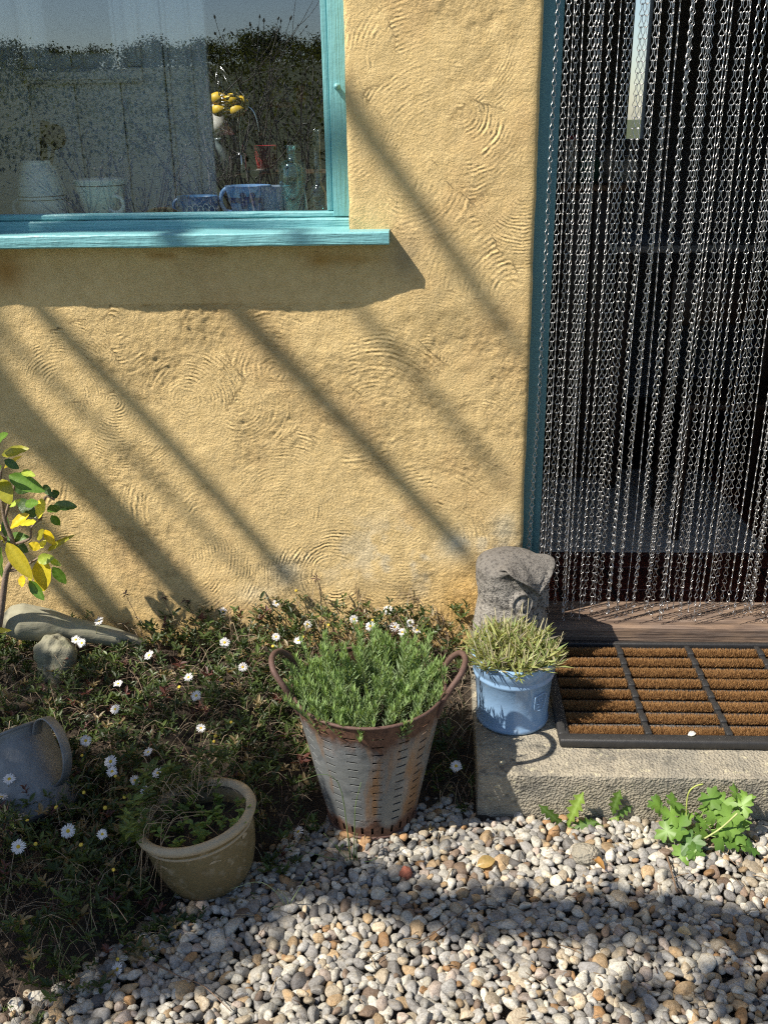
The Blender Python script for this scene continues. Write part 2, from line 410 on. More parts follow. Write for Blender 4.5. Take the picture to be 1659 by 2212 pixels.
b = MB(); b.add(*box(gr+.012, fr, WY, WY+.07, fz+.046, 2.45, .003)); b.build('frame_stile', M_TEALV, win)
b = MB(); b.add(*box(-1.36, -1.262, WY, WY+.07, fz+.046, 2.45, .003)); b.build('frame_stile', M_TEALV, win)
def wavybox(x0, x1, y0, y1, z0, z1, nx, seed, a=.0012):
    """long timber section with slightly uneven, hand-planed edges"""
    r = [(y0+.004, z0), (y0, z0+.004), (y0, z1-.004), (y0+.004, z1), (y1, z1), (y1, z0)]
    X = np.linspace(x0, x1, nx); V = []
    for q, (y, z) in enumerate(r):
        V.append(np.stack([X, y+a*fbm(X, X*0+q*.8, .06, seed), z+a*1.3*fbm(X, X*0+q*.9, .09, seed+3)], -1))
    V = np.stack(V, 1).reshape(-1, 3); k = len(r); i, j = np.meshgrid(np.arange(nx-1), np.arange(k), indexing='ij'); i = i.ravel(); j = j.ravel(); j2 = (j+1) % k
    return V, [np.stack([i*k+j, i*k+j2, (i+1)*k+j2, (i+1)*k+j], -1), np.arange(k)[None, ::-1], (np.arange(k)+(nx-1)*k)[None]]
b = MB(); b.add(*wavybox(-1.36, fr, WY-.012, WY+.07, fz, fz+.043, 200, 4)); b.build('bottom_rail', M_TEAL, win, smooth=False)
b = MB(); b.add(*wavybox(-1.26, gr+.013, WY+.004, WY+.04, fz+.044, fz+.060, 160, 8)); b.build('glazing_bead', M_TEAL, win, smooth=False)
b = MB(); b.add(*box(gr-.006, gr+.011, WY+.01, WY+.05, fz+.061, 2.44, .003)); b.build('glazing_bead', M_TEALV, win)
b = MB(); b.add(*box(-1.262, -1.245, WY+.01, WY+.05, fz+.061, 2.44, .003)); b.build('glazing_bead', M_TEALV, win)
b = MB(); b.add(*box(-1.36, -.16, WY, WY+.07, 2.38, 2.449, .003)); b.build('top_rail', M_TEAL, win)
sr = aty(840, 507, -.066)[0]
b = MB(); b.add(*wavybox(-1.40, sr, -.068, WY+.05, aty(600, 532, -.066)[2], aty(600, 503, -.066)[2], 220, 12, .0016)); b.build('sill', M_TEAL, win, smooth=False)
pg = aty(728, 187, WY); b = MB(); b.add(*lathe([(0, -.012), (.005, -.011), (.0075, -.006), (.006, 0), (.009, .003)], 12))
b.v[-1] = b.v[-1][:, [0, 2, 1]]+np.array([pg[0], WY-.003, pg[2]]); b.build('peg', M_TEALV, win)
t = T('window_glass')
gl = t.n('ShaderNodeBsdfGlossy', {'Color': (.93, .96, 1.), 'Roughness': .0, 'Normal': t.bump(t.noise(2.2, 1), .0012)}).outputs[0]
tr = t.n('ShaderNodeBsdfTransparent', {'Color': (.93, .96, .97)}).outputs[0]
M_GLASS = t.out(t.n('ShaderNodeMixShader', {0: .15, 1: tr, 2: gl}).outputs[0])
b = MB(); b.add(*box(-1.25, gr+.004, WY+.026, WY+.03, fz+.05, 2.42)); b.build('pane', M_GLASS, win, smooth=False)

# ---- inner window ledge and what stands on it
t = T('pale_boards'); c = t.mix(t.noise(8), (.58, .60, .62), (.68, .70, .72)); M_PALE = t.out(t.bsdf(c, .7))
LZ = fz+.04
ledge = MB().add(*box(-1.6, -.05, WY+.072, WY+.27, LZ-.04, LZ, .004)).build('window_ledge', M_PALE)
tag(ledge, 'pale painted inner ledge of the kitchen window', 'ledge')
b = MB(); M_PANEL = M_PALE
pnl = thing('panelled_partition', 'pale grey board partition with moulded panel behind the window', 'partition', (-1.2, .62, FZ))
PYY = .62
pe = aty(462, 300, PYY)[0]
edges = [-2.3, -2.05, -1.8] + [aty(u, 330, PYY)[0] for u in (80, 178, 276, 372)] + [pe]
for a, c in zip(edges[:-1], edges[1:]):
    b = MB(); b.add(*box(a+.002, c-.002, PYY, PYY+.03, FZ, 2.65, .004)); b.build('board', M_PALE, pnl)
p0 = aty(35, 30, PYY-.01); p1 = aty(312, 178, PYY-.01)
for q, (x0, x1, z0, z1) in enumerate(((p0[0], p1[0], p1[2], p1[2]+.045), (p0[0], p0[0]+.045, p1[2]+.046, 2.4), (p1[0]-.045, p1[0], p1[2]+.046, 2.4))):
    b = MB(); b.add(*box(x0, x1, PYY-.028, PYY-.001, z0, z1, .008)); b.add(*box(x0+.01, x1-.01, PYY-.036, PYY-.0285, z0+.01, z1-.01, .003)); b.build('moulding', M_PALE, pnl)
b = MB(); b.add(*box(p0[0]+.09, p1[0]-.09, PYY-.02, PYY-.002, p1[2]+.09, 2.38, .006)); b.build('inset_panel', simple('dark_pane', (.06, .065, .06), .4), pnl)
q0 = aty(425, 300, PYY-.01)
for dx in (-.075, 0.0):
    b = MB(); b.add(*box(q0[0]+dx-.006, q0[0]+dx+.006, PYY-.014, PYY-.001, q0[2]-.17, 2.3, .004)); b.build('moulding', M_PALE, pnl)

M_CREAM = simple('cream_glaze', (.70, .70, .66), .35, var=.12, scale=30)
M_BAND = simple('dark_band', (.03, .035, .04), .4)
M_BLUEW = simple('blue_glaze', (.16, .30, .55), .3, var=.15)
M_COBALT = simple('cobalt_glaze', (.02, .04, .16), .3)
M_DEEPBLUE = simple('deep_blue_glaze', (.05, .14, .30), .3, var=.3)
M_AQUA = None
t = T('aqua_glass'); tr = t.n('ShaderNodeBsdfTransparent', {'Color': (.62, .86, .86)}).outputs[0]
gl = t.n('ShaderNodeBsdfGlossy', {'Color': (.8, .95, .95), 'Roughness': .08}).outputs[0]
fz_ = t.n('ShaderNodeLayerWeight', {'Blend': .35}).outputs['Facing']
M_AQUA = t.out(t.n('ShaderNodeMixShader', {0: t.math('ADD', t.math('MULTIPLY', fz_, .6), .06), 1: tr, 2: gl}).outputs[0])
t = T('clear_glass'); tr = t.n('ShaderNodeBsdfTransparent', {'Color': (.9, .92, .92)}).outputs[0]
gl = t.n('ShaderNodeBsdfGlossy', {'Color': (.95, .98, 1.), 'Roughness': .06}).outputs[0]
M_CLEAR = t.out(t.n('ShaderNodeMixShader', {0: t.math('ADD', t.math('MULTIPLY', t.n('ShaderNodeLayerWeight', {'Blend': .3}).outputs['Facing'], .5), .03), 1: tr, 2: gl}).outputs[0])
def vessel(name, label, cat, px, prof, mat, y=.22, wall_t=.005, parts=()):
    """lathe standing on the ledge; prof in metres from the base, px = pixel of the base centre"""
    p = aty(px[0], px[1], y); o = thing(name, label, cat, (p[0], y, LZ+.001))
    outer = np.array(prof, float); inner = outer[::-1].copy(); inner[:, 0] = np.maximum(inner[:, 0]-wall_t, 0.0005); inner[-1, 1] += .006
    pr = np.vstack([[[0.0005, outer[0, 1]]], outer, inner, [[.0005, outer[0, 1]+.006]]])
    b = MB(); b.add(*lathe(pr, 28, (p[0], y, LZ+.001))); b.build('body', mat, o); return o
def ring_handle(o, c, r, tr, mat, ax='xz', arc=(0, 360), sx=1., sz=1.):
    a = np.radians(np.linspace(arc[0], arc[1], 20)); c = np.array(c)
    pts = np.stack([c[0]+r*sx*np.cos(a), c[1]+0*a, c[2]+r*sz*np.sin(a)], -1)
    b = MB(); b.add(*tube(pts, tr, 8)); b.build('handle', mat, o)
def band(o, r, z, h, mat):
    l = o.location; b = MB(); b.add(*lathe([(r-.001, z), (r+.0012, z), (r+.0012, z+h), (r-.001, z+h)], 28, (l.x, l.y, l.z), True)); b.build('band', mat, o)
PX = lambda n, y=.22: n*(y-CAM[1])/FPX*1.02                           # pixels to metres at that distance
o = vessel('stoneware_jug', 'tall cream stoneware jug with dark bands holding utensils in the window', 'jug', (97, 460),
    [(PX(48), 0), (PX(48), PX(30)), (PX(43), PX(70)), (PX(34), PX(100)), (PX(30), PX(108)), (PX(32), PX(112))], M_CREAM)
band(o, PX(46.6), PX(36), .0025, M_BAND); band(o, PX(45.6), PX(43), .0025, M_BAND)
ring_handle(o, (o.location.x-PX(46), .22, o.location.z+PX(20)), PX(17), .006, M_CREAM, arc=(60, 290))
jl = o.location.copy()
u = thing('kitchen_utensil', 'dark wooden spoon leaning in the stoneware jug', 'utensil', (jl.x+.012, .22, LZ+.08))
uh = [np.array([jl.x+.010, .22, LZ+.06]), np.array([jl.x+PX(18), .222, LZ+PX(150)]), np.array([jl.x+PX(26), .224, LZ+PX(186)])]
b = MB(); b.add(*tube(uh, [.010, .011, .013], 8)); b.build('handle', M_DARKWOOD, u)
u = thing('kitchen_utensil', 'round dark basting brush head standing in the stoneware jug', 'utensil', (jl.x+.03, .22, LZ+.08))
b = MB(); b.add(*tube([np.array([jl.x+.014, .21, LZ+.06]), np.array([jl.x+PX(40), .215, LZ+PX(140)])], .005, 6)); b.build('handle', M_DARKWOOD, u)
S = unit(RNG.normal(size=(260, 3))); S = S*np.array([PX(24), .016, PX(26)])*(.75+.25*np.sin(S[:, :1]*30)); S += np.array([jl.x+PX(44), .215, LZ+PX(156)])
bmx = bmesh.new(); [bmx.verts.new(p) for p in S]; bmesh.ops.convex_hull(bmx, input=bmx.verts)
V_ = np.array([v.co[:] for v in bmx.verts]); bmx.verts.index_update(); F_ = np.array([[v.index for v in f.verts] for f in bmx.faces]); bmx.free()
b = MB(); b.add(V_, F_); b.build('head', M_DARKWOOD, u)
o = vessel('tapered_mug', 'large cream flared mug with a ring handle in the window', 'mug', (225, 457), [(PX(36), 0), (PX(52), PX(71)), (PX(53), PX(75))], M_CREAM)
band(o, PX(50), PX(62), .002, M_BAND)
ring_handle(o, (o.location.x+PX(36), .22-PX(30), o.location.z+PX(27)), PX(16), .006, M_CREAM)
o = vessel('dark_bowl', 'brown woven dome lying on the window ledge between mugs', 'bowl', (352, 455), [(PX(42), 0), (PX(38), PX(8)), (PX(24), PX(15)), (PX(4), PX(18))], simple('brown_weave', (.10, .065, .03), .8, var=.5, scale=90))
o = vessel('coffee_mug', 'dark blue mug with white looping pattern in the window', 'mug', (430, 454), [(PX(38), 0), (PX(42), PX(20)), (PX(42), PX(39))], M_DEEPBLUE)
ring_handle(o, (o.location.x-PX(38), .22, o.location.z+PX(20)), PX(13), .005, M_DEEPBLUE, arc=(60, 300))
for q in range(5):
    ring_handle(o, (o.location.x+PX(-8+q*11), .22-PX(42), o.location.z+PX(12+4*(q % 2))), PX(6.5), .0009, M_CREAM, sz=1.6)
    o.children[-1].name = 'painted_loop'
o = vessel('breakfast_cup', 'wide pale blue cup with cobalt berries in the window', 'cup', (540, 453), [(PX(30), 0), (PX(36), PX(14)), (PX(44), PX(45)), (PX(47), PX(58))], M_BLUEW)
ring_handle(o, (o.location.x-PX(40), .22, o.location.z+PX(30)), PX(18), .006, M_BLUEW, arc=(50, 285), sz=1.3)
for q, (dx, dz) in enumerate(((-4, 42), (14, 40), (-3, 22), (18, 26), (4, 32))):
    l = o.location; s = MB(); a, f = lathe([(.0005, -.004), (.008, -.003), (.010, 0), (.008, .003), (.0005, .004)], 12); s.add(a[:, [0, 2, 1]]+np.array([l.x+PX(dx), .22-PX(42), l.z+PX(dz)]), f); s.build('painted_berry', M_COBALT, o)
b = MB(); l = o.location; a, f = lathe([(PX(39.5), PX(26)), (PX(40.8), PX(27)), (PX(42.6), PX(36)), (PX(41.5), PX(37))], 28, l, True); b.add(a, f); b.build('band', M_COBALT, o)
o = vessel('breakfast_cup', 'small blue-grey cup beside the aqua bottle in the window', 'cup', (596, 453), [(PX(24), 0), (PX(28), PX(14)), (PX(34), PX(57))], simple('grey_blue_glaze', (.22, .28, .38), .3), y=.205)
ring_handle(o, (o.location.x-PX(26), .205-PX(10), o.location.z+PX(28)), PX(17), .005, M_CREAM, arc=(50, 300), sz=1.4)
o = vessel('glass_bottle', 'square-shouldered aqua glass bottle in the window corner', 'bottle', (636, 452), [(PX(27), 0), (PX(27), PX(92)), (PX(22), PX(102)), (PX(10), PX(108)), (PX(10), PX(128)), (PX(13), PX(130)), (PX(13), PX(134))], M_AQUA, wall_t=.003, y=.19)
o = vessel('bud_vase', 'tall slim clear glass bud vase against the window frame', 'vase', (690, 451), [(PX(18), 0), (PX(18), PX(44)), (PX(12), PX(56)), (PX(8), PX(60)), (PX(8), PX(156)), (PX(10), PX(162))], M_CLEAR, wall_t=.002, y=.19)
# kitchen glimpsed beyond the partition
def kpt(u, v, y): return aty(u, v, y)
cz = kpt(560, 375, 1.2)[2]
cnt = MB().add(*box(-1.5, .4, 1.0, 1.6, cz-.04, cz, .005)).build('worktop', M_DARKWOOD); tag(cnt, 'dark wooden kitchen worktop under the tap', 'worktop')
M_CHROME = simple('chrome', (.75, .76, .78), .12, 1.0, var=.05)
p = kpt(523, 366, 1.15); tap = thing('kitchen_tap', 'tall chrome swan-neck kitchen tap seen through the window', 'tap', p)
k = (1.15-CAM[1])/FPX
b = MB(); b.add(*tube(curve([p, p+[0, 0, 70*k], p+[8*k, 0, 108*k], p+[20*k, 0, 118*k], p+[34*k, 0, 104*k], p+[41*k, 0, 66*k]], 30), .011, 8)); b.build('spout', M_CHROME, tap)
b = MB(); b.add(*lathe([(.016, 0), (.02, .05), (.012, .06)], 12, p)); b.build('base', M_CHROME, tap)
p = kpt(498, 248, 1.15); bk = thing('wire_basket', 'hanging wire basket of lemons seen through the window', 'basket', p)
for q in range(7):
    rr = (24+5*q/6)*k; b = MB(); b.add(*tube([p+np.array([rr*math.cos(a), rr*math.sin(a), q*6*k]) for a in np.linspace(0, 6.283, 22)], .0022, 4)); b.build('wire', M_CHROME, bk)
for q in range(6):
    a = q*1.047; b = MB(); b.add(*tube([p+np.array([24*k*math.cos(a), 24*k*math.sin(a), 0]), p+np.array([30*k*math.cos(a), 30*k*math.sin(a), 36*k]), p+np.array([-18*k, 0, 95*k])], .002, 4)); b.build('wire', M_CHROME, bk)
M_LEMON = simple('lemon_peel', (.75, .50, .03), .5, var=.1)
lem, lf = lathe([(.0005, -.042), (.008, -.038), (.024, -.022), (.03, 0), (.024, .022), (.008, .038), (.0005, .042)], 14); lem = lem[:, [2, 0, 1]]*.8
for q, (dx, dz) in enumerate(((-18, 9), (0, 8), (16, 8), (-10, 26), (8, 27), (22, 22), (-20, 30))):
    s = MB(); s.add(lem+p+np.array([dx*k, -.03+.03*(q % 2), dz*k]), lf)
    tag(s.build('lemon', M_LEMON), 'ripe yellow lemon in the hanging wire basket', 'lemon', 'lemons in the wire basket')
p = kpt(466, 292, 1.3); o = thing('pendant_lamp', 'white enamel pendant lamp beside the partition', 'lamp', p)
b = MB(); b.add(*lathe([(.012, .11), (.03, .10), (.05, .05), (.075, 0), (.072, 0), (.046, .05), (.012, .10)], 20, p)); b.build('shade', simple('white_enamel', (.75, .74, .7), .3), o)
b = MB(); b.add(*tube([p+[0, 0, .1], p+[0, 0, .9]], .003, 5)); b.build('flex', M_BAND, o)
p = kpt(478, 372, 1.2); o = thing('oil_bottle', 'dark glass bottle with metal cap on the worktop', 'bottle', (p[0], 1.2, cz))
b = MB(); b.add(*lathe([(.0005, 0), (.045, 0), (.045, .06), (.02, .10), (.014, .12), (.016, .122), (.016, .13), (.0005, .13)], 16, (p[0], 1.2, cz))); b.build('body', simple('grey_glass', (.12, .16, .18), .15), o)
sh0 = kpt(588, 222, 1.5); sh1 = kpt(642, 222, 1.5)
o = tag(MB().add(*box(sh0[0], sh1[0], 1.44, 1.56, sh0[2]-.018, sh0[2], .003)).build('wall_shelf', simple('orange_wood', (.26, .11, .03), .5)), 'small orange wooden shelf on the far kitchen wall', 'shelf')
for q, cc in enumerate(((.35, .33, .3), (.3, .3, .28), (.3, .1, .04))):
    x = sh0[0]+.03+q*.045; s = MB(); s.add(*box(x-.018, x+.018, 1.47, 1.53, sh0[2]+.0005, sh0[2]+.06, .004)); tag(s.build('spice_box', simple('box_card', cc, .7)), ('white spice box at the end of the orange shelf', 'pale spice box in the middle of the orange shelf', 'red-brown spice box on the orange shelf')[q], 'box')
p = kpt(575, 340, 1.25); o = thing('red_cup', 'red enamel cup behind the kitchen tap', 'cup', (p[0], 1.25, cz)); b = MB(); b.add(*lathe([(.0005, 0), (.035, 0), (.045, .10), (.042, .10), (.033, .005), (.0005, .005)], 18, (p[0], 1.25, cz))); b.build('body', simple('red_enamel', (.35, .03, .04), .3), o)
p = kpt(545, 358, 1.1); o = thing('saucer', 'white saucer lying on the worktop by the tap', 'saucer', (p[0], 1.1, cz)); b = MB(); b.add(*lathe([(.0005, .004), (.03, .004), (.065, .016), (.066, .019), (.03, .008), (.0005, .008)], 20, (p[0], 1.1, cz))); b.build('body', M_CREAM, o)

# ================================================================== DOORWAY
t = T('dark_teal_paint'); st = t.noise(1.0, 4, t.mapv((90, 90, 5)))
M_DTEAL = t.out(t.bsdf(t.mix(st, (.075, .20, .235), (.10, .25, .285)), .42, normal=t.bump(st, .0015)))
dfr = thing('door_frame', 'dark teal painted door frame beside the chain curtain', 'door frame', (.3, .06, .19))
jx = .276
b = MB(); b.add(*box(jx-.05, aty(1168, 700, .06)[0]+.003, .06, .15, .19, 2.2, .003)); b.build('jamb', M_DTEAL, dfr)
b = MB(); b.add(*box(aty(1168, 700, .06)[0]+.0035, aty(1168, 700, .06)[0]+.028, .085, .15, .19, 2.2, .003)); b.build('door_stop', M_DTEAL, dfr)
b = MB(); b.add(*box(1.25, 1.35, .06, .15, .19, 2.2, .003)); b.build('jamb', M_DTEAL, dfr)
b = MB(); b.add(*box(.30, 1.25, .06, .15, 2.07, 2.2, .003)); b.build('head', M_DTEAL, dfr)
# threshold: weathered oak
def rough_block(x0, x1, y0, y1, z0, z1, d, seed, amp, rnd):
    nx, ny, nz = [max(2, int((b_-a_)/d)+1) for a_, b_ in ((x0, x1), (y0, y1), (z0, z1))]
    mb = MB()
    def face(o_, u_, v_, nu, nv):
        U, W = np.meshgrid(np.linspace(0, 1, nu), np.linspace(0, 1, nv), indexing='ij')
        P = np.array(o_)+U[..., None]*np.array(u_)+W[..., None]*np.array(v_)
        P = P.reshape(-1, 3); lo = np.array([x0, y0, z0]); hi = np.array([x1, y1, z1])
        inner = np.clip(P, lo+rnd, hi-rnd); dv = P-inner; l = np.linalg.norm(dv, axis=1)[:, None]
        P = np.where(l > 1e-9, inner+dv/np.maximum(l, 1e-9)*np.minimum(l, rnd), P)
        nrm = np.where(l > 1e-9, dv/np.maximum(l, 1e-9), 0)
        a = amp*(sinnoise(P, 22, seed)+.8*sinnoise(P, 70, seed+1)+.5*sinnoise(P, 190, seed+2, 8))
        P = P+nrm*a[:, None]
        I, J = np.meshgrid(np.arange(nu-1), np.arange(nv-1), indexing='ij'); mb.add(P, gridF(I.ravel(), J.ravel(), nv))
    ex_, ey_, ez_ = (x1-x0, 0, 0), (0, y1-y0, 0), (0, 0, z1-z0)
    face((x0, y0, z1), ex_, ey_, nx, ny); face((x0, y0, z0), ez_, ex_, nz, nx)[0] if False else face((x0, y0, z0), ex_, ez_, nx, nz)
    face((x0, y0, z0), ez_, ey_, nz, ny); face((x1, y0, z0), ey_, ez_, ny, nz); face((x0, y1, z0), ez_, ex_, nz, nx)
    return mb
t = T('weathered_oak'); g1 = t.noise(1.0, 6, t.mapv((4, 90, 130)), .65, .4); g2 = t.noise(1.0, 3, t.mapv((9, 30, 30)))
c = t.ramp(g1, [(.25, (.035, .024, .018)), (.48, (.15, .105, .08)), (.75, (.30, .23, .18))]); c = t.mix(t.math('MULTIPLY', t.ramp(g2, [(.45, 0.), (.7, 1.)]), .5), c, (.30, .20, .13))
M_OAK = t.out(t.bsdf(c, .8, normal=t.bump(g1, .005), spec=.25))
thr = rough_block(.285, 1.45, -.022, .163, .129, .188, .006, 5, .0012, .006).build('door_threshold', M_OAK)
tag(thr, 'weathered oak threshold beam with cracked grain under the chain curtain', 'threshold')
# ---- concrete doorstep
t = T('old_concrete'); n1_ = t.noise(7, 6); n2_ = t.noise(120, 4); n3_ = t.voro(160)
c = t.mix(n2_, (.18, .155, .115), (.48, .43, .33)); c = t.mix(t.ramp(n1_, [(.45, 0.), (.62, 1.)]), c, (.25, .23, .185))
c = t.mix(t.math('MULTIPLY', t.ramp(t.noise(28, 5), [(.56, 0.), (.66, 1.)]), .75), c, (.10, .095, .08))
c = t.mix(t.math('MULTIPLY', t.ramp(t.noise(11, 6, rough=.7), [(.5, 0.), (.58, 1.)]), .6), c, (.15, .14, .12)); c = t.mix(t.math('MULTIPLY', t.ramp(t.noise(45, 3), [(.62, 0.), (.7, 1.)]), .6), c, (.55, .50, .34))
M_CONC = t.out(t.bsdf(c, .93, normal=t.bump(t.math('ADD', t.math('MULTIPLY', n2_, 1.), t.math('MULTIPLY', n3_, .8)), .0045), spec=.2))
step = rough_block(.118, 1.75, -.682, -.002, -.06, .126, .010, 15, .0020, .007).build('doorstep', M_CONC)
tag(step, 'pale weathered concrete doorstep carrying the mat and blue pot', 'step')
# ---- coir doormat in a rubber frame
t = T('black_rubber'); c = t.mix(t.noise(60, 5), (.012, .012, .013), (.04, .038, .036)); M_RUB = t.out(t.bsdf(c, .5, normal=t.bump(t.noise(300), .0008)))
mat_ = thing('doormat', 'black rubber doormat with rows of brown coir bristles on the step', 'doormat', (.8, -.3, .128))
mx = [.338, .575, .7855, .996, 1.207, 1.42]; mf, mb_ = -.566, -.052
b = MB(); b.add(*box(mx[0], 1.44, mf, mf+.034, .128, .153, .006)); b.build('front_edge', M_RUB, mat_)
b = MB(); b.add(*box(mx[0], mx[0]+.03, mf+.0345, mb_, .128, .150, .005)); b.build('side_edge', M_RUB, mat_)
b = MB(); b.add(*box(mx[0]+.03, 1.44, mb_, mb_+.018, .128, .150, .004)); b.build('back_edge', M_RUB, mat_)
b = MB(); b.add(*box(mx[0]+.0305, 1.439, mf+.0345, mb_-.0005, .128, .134)); 
rows = 8; pitch = (mb_-.004-(mf+.036))/rows
nub, nf = lathe([(.0035, 0), (.003, .006), (.0005, .007)], 6)
nx_, ny_ = np.meshgrid(np.arange(mx[0]+.036, 1.43, .0105), np.arange(rows), indexing='ij'); nx_ = nx_.ravel(); ny_ = ny_.ravel()
for off in (-.0045, .0045):
    T0 = np.stack([nx_, mf+.036+ny_*pitch+pitch*.84+off*.9, np.full(len(nx_), .1338)], -1); b.add(*inst(nub, nf, np.tile(np.eye(3), (len(T0), 1, 1)), T0))
b.build('base_sheet', M_RUB, mat_)
for x in mx[1:-1]:
    b = MB()
    for q in range(rows):
        y0 = mf+.0355+q*pitch; b.add(*box(x-.009, x+.009, y0, y0+pitch*.6, .134, .1535, .003)); b.add(*box(x-.0075, x+.0075, y0+pitch*.6, y0+pitch-.001, .134, .149, .002))
    b.build('divider_bar', M_RUB, mat_)
t = T('coir'); M_COIR = t.out(t.bsdf(t.mix(t.math('MULTIPLY', t.noise(25, 3), .6), t.attr('Col'), (.16, .075, .025)), .85, spec=.2))
strips = []
for v in range(4):
    L = .19; Wd = pitch*.54; b = MB()
    bx, bf = box(-L/2, L/2, -Wd/2+.003, Wd/2-.003, 0, .010); b.add(bx, bf, np.array([.05, .025, .01]))
    g = np.random.default_rng(100+v); n = 2600
    P0 = np.stack([g.uniform(-L/2, L/2, n), g.uniform(-Wd/2, Wd/2, n), np.full(n, .004)], -1)
    d = np.stack([g.normal(0, .28, n), P0[:, 1]/Wd*1.1+g.normal(0, .3, n), np.ones(n)], -1)
    ln = g.uniform(.012, .0185, n)*(1-.25*np.abs(P0[:, 1])/(Wd/2))
    tv = np.array([(0, -.0008, 0), (0, .0008, 0), (1, .0002, 0), (1, -.0002, 0)])
    V, F = inst(tv, np.array([[0, 1, 2, 3]]), frames(d, g.uniform(0, 3.14, n)), P0, np.stack([ln, np.ones(n), np.ones(n)], -1))
    cc = lerp((.20, .095, .03), (.50, .29, .12), g.random((n, 1))**1.2); b.add(V, F, percol(cc, 4)); strips.append(b)
sm = [None]*4; q = 0
for i in range(5):
    for r in range(rows):
        x = ((mx[i]+(.03 if i == 0 else .009))+(mx[i+1]-.009))/2; wdt = (mx[i+1]-.009)-(mx[i]+(.03 if i == 0 else .009))
        y = mf+.036+r*pitch+pitch*.36; v = q % 4; q += 1
        if sm[v] is None:
            o = strips[v].build('coir_strip', M_COIR); sm[v] = o.data; o.parent = mat_
        else: o = put('coir_strip', sm[v], mat_)
        o.location = Vector((x, y, .134))-mat_.location; o.scale = (wdt/.19, 1 if q % 3 else -1, random.uniform(.92, 1.08))
# ---- what shows of the kitchen through the doorway
t = T('grey_rug'); c = t.mix(t.noise(300, 2), (.58, .54, .47), (.70, .65, .57)); M_RUG = t.out(t.bsdf(c, .95, normal=t.bump(t.noise(500), .002)))
r0 = atz(1250, 1194, FZ)[1]; r1 = atz(1250, 1018, FZ)[1]
rug = MB().add(*box(.42, 1.35, r0, r1, FZ+.001, FZ+.010, .003)).build('rug', M_RUG); tag(rug, 'plain grey rug on the dark red tiled kitchen floor', 'rug')
p = kpt(1280, 395, 1.9); tb = thing('kitchen_dresser', 'dark wooden kitchen dresser standing inside the doorway', 'dresser', (p[0], 1.95, FZ))
w0 = kpt(1200, 395, 1.9)[0]; w1 = kpt(1345, 395, 1.9)[0]; dz = p[2]
b = MB(); b.add(*box(w0, w1, 1.75, 2.15, dz-.025, dz, .004)); b.build('top', simple('mid_wood', (.22, .13, .075), .5), tb)
b = MB(); b.add(*box(w0+.02, w1-.02, 1.78, 2.13, FZ, dz-.026, .004)); b.build('carcass', M_DARKWOOD, tb)
for q in range(2):
    x0 = w0+.03+q*(w1-w0-.05)/2; b = MB(); b.add(*box(x0, x0+(w1-w0-.07)/2, 1.765, 1.779, FZ+.08, dz-.06, .004)); b.build('door', M_DARKWOOD, tb)
for q, (h_, r_, cc, nm) in enumerate(((.20, .035, (.5, .48, .45), 'white bottle with a red cap'), (.13, .05, (.06, .16, .12), 'dark green jar'), (.16, .04, (.30, .28, .26), 'grey storage jar'), (.11, .05, (.5, .5, .48), 'squat white storage jar'))):
    x = w0+.06+q*.085; b = MB(); l = (x, 1.9, dz+.0005); o = thing('storage_jar', nm+' on the kitchen dresser', 'jar', l)
    b.add(*lathe([(.0005, 0), (r_, 0), (r_, h_*.75), (r_*.6, h_*.85), (r_*.6, h_*.9), (.0005, h_*.9)], 16, l)); b.build('body', simple('jar_glaze', cc, .35), o)
    b = MB(); b.add(*lathe([(.0005, h_*.901), (r_*.66, h_*.901), (r_*.66, h_), (.0005, h_)], 16, l)); b.build('lid', simple('jar_lid', (.35, .04, .06) if q == 0 else (.2, .19, .17), .4), o)
p = kpt(1500, 530, 1.6); o = thing('kitchen_table', 'pale topped kitchen table deep in the dark room', 'table', (p[0]+.2, 1.9, FZ))
b = MB(); b.add(*box(p[0]-.35, p[0]+.7, 1.6, 2.3, p[2]-.03, p[2], .004)); b.build('table_top', simple('pale_top', (.30, .29, .28), .5), o)
for sx in (p[0]-.3, p[0]+.6):
    for sy in (1.66, 2.24): b = MB(); b.add(*box(sx, sx+.05, sy-.025, sy+.025, FZ, p[2]-.031, .004)); b.build('leg', M_DARKWOOD, o)
p = kpt(1570, 850, 1.2); o = thing('chair', 'dark wooden chair with pale cushion tie inside the kitchen', 'chair', (p[0], 1.2, FZ))
for sx in (-.2, .2):
    b = MB(); b.add(*box(p[0]+sx-.018, p[0]+sx+.018, 1.38, 1.415, FZ, 1.05, .004)); b.build('leg', M_DARKWOOD, o)
    b = MB(); b.add(*box(p[0]+sx-.018, p[0]+sx+.018, 1.02, 1.055, FZ, .59, .004)); b.build('leg', M_DARKWOOD, o)
b = MB(); b.add(*box(p[0]-.22, p[0]+.22, 1.0, 1.42, .591, .615, .006)); b.build('seat', M_DARKWOOD, o)
b = MB(); b.add(*box(p[0]-.2, p[0]+.2, 1.385, 1.41, .85, 1.04, .004)); b.build('backrest', M_DARKWOOD, o)

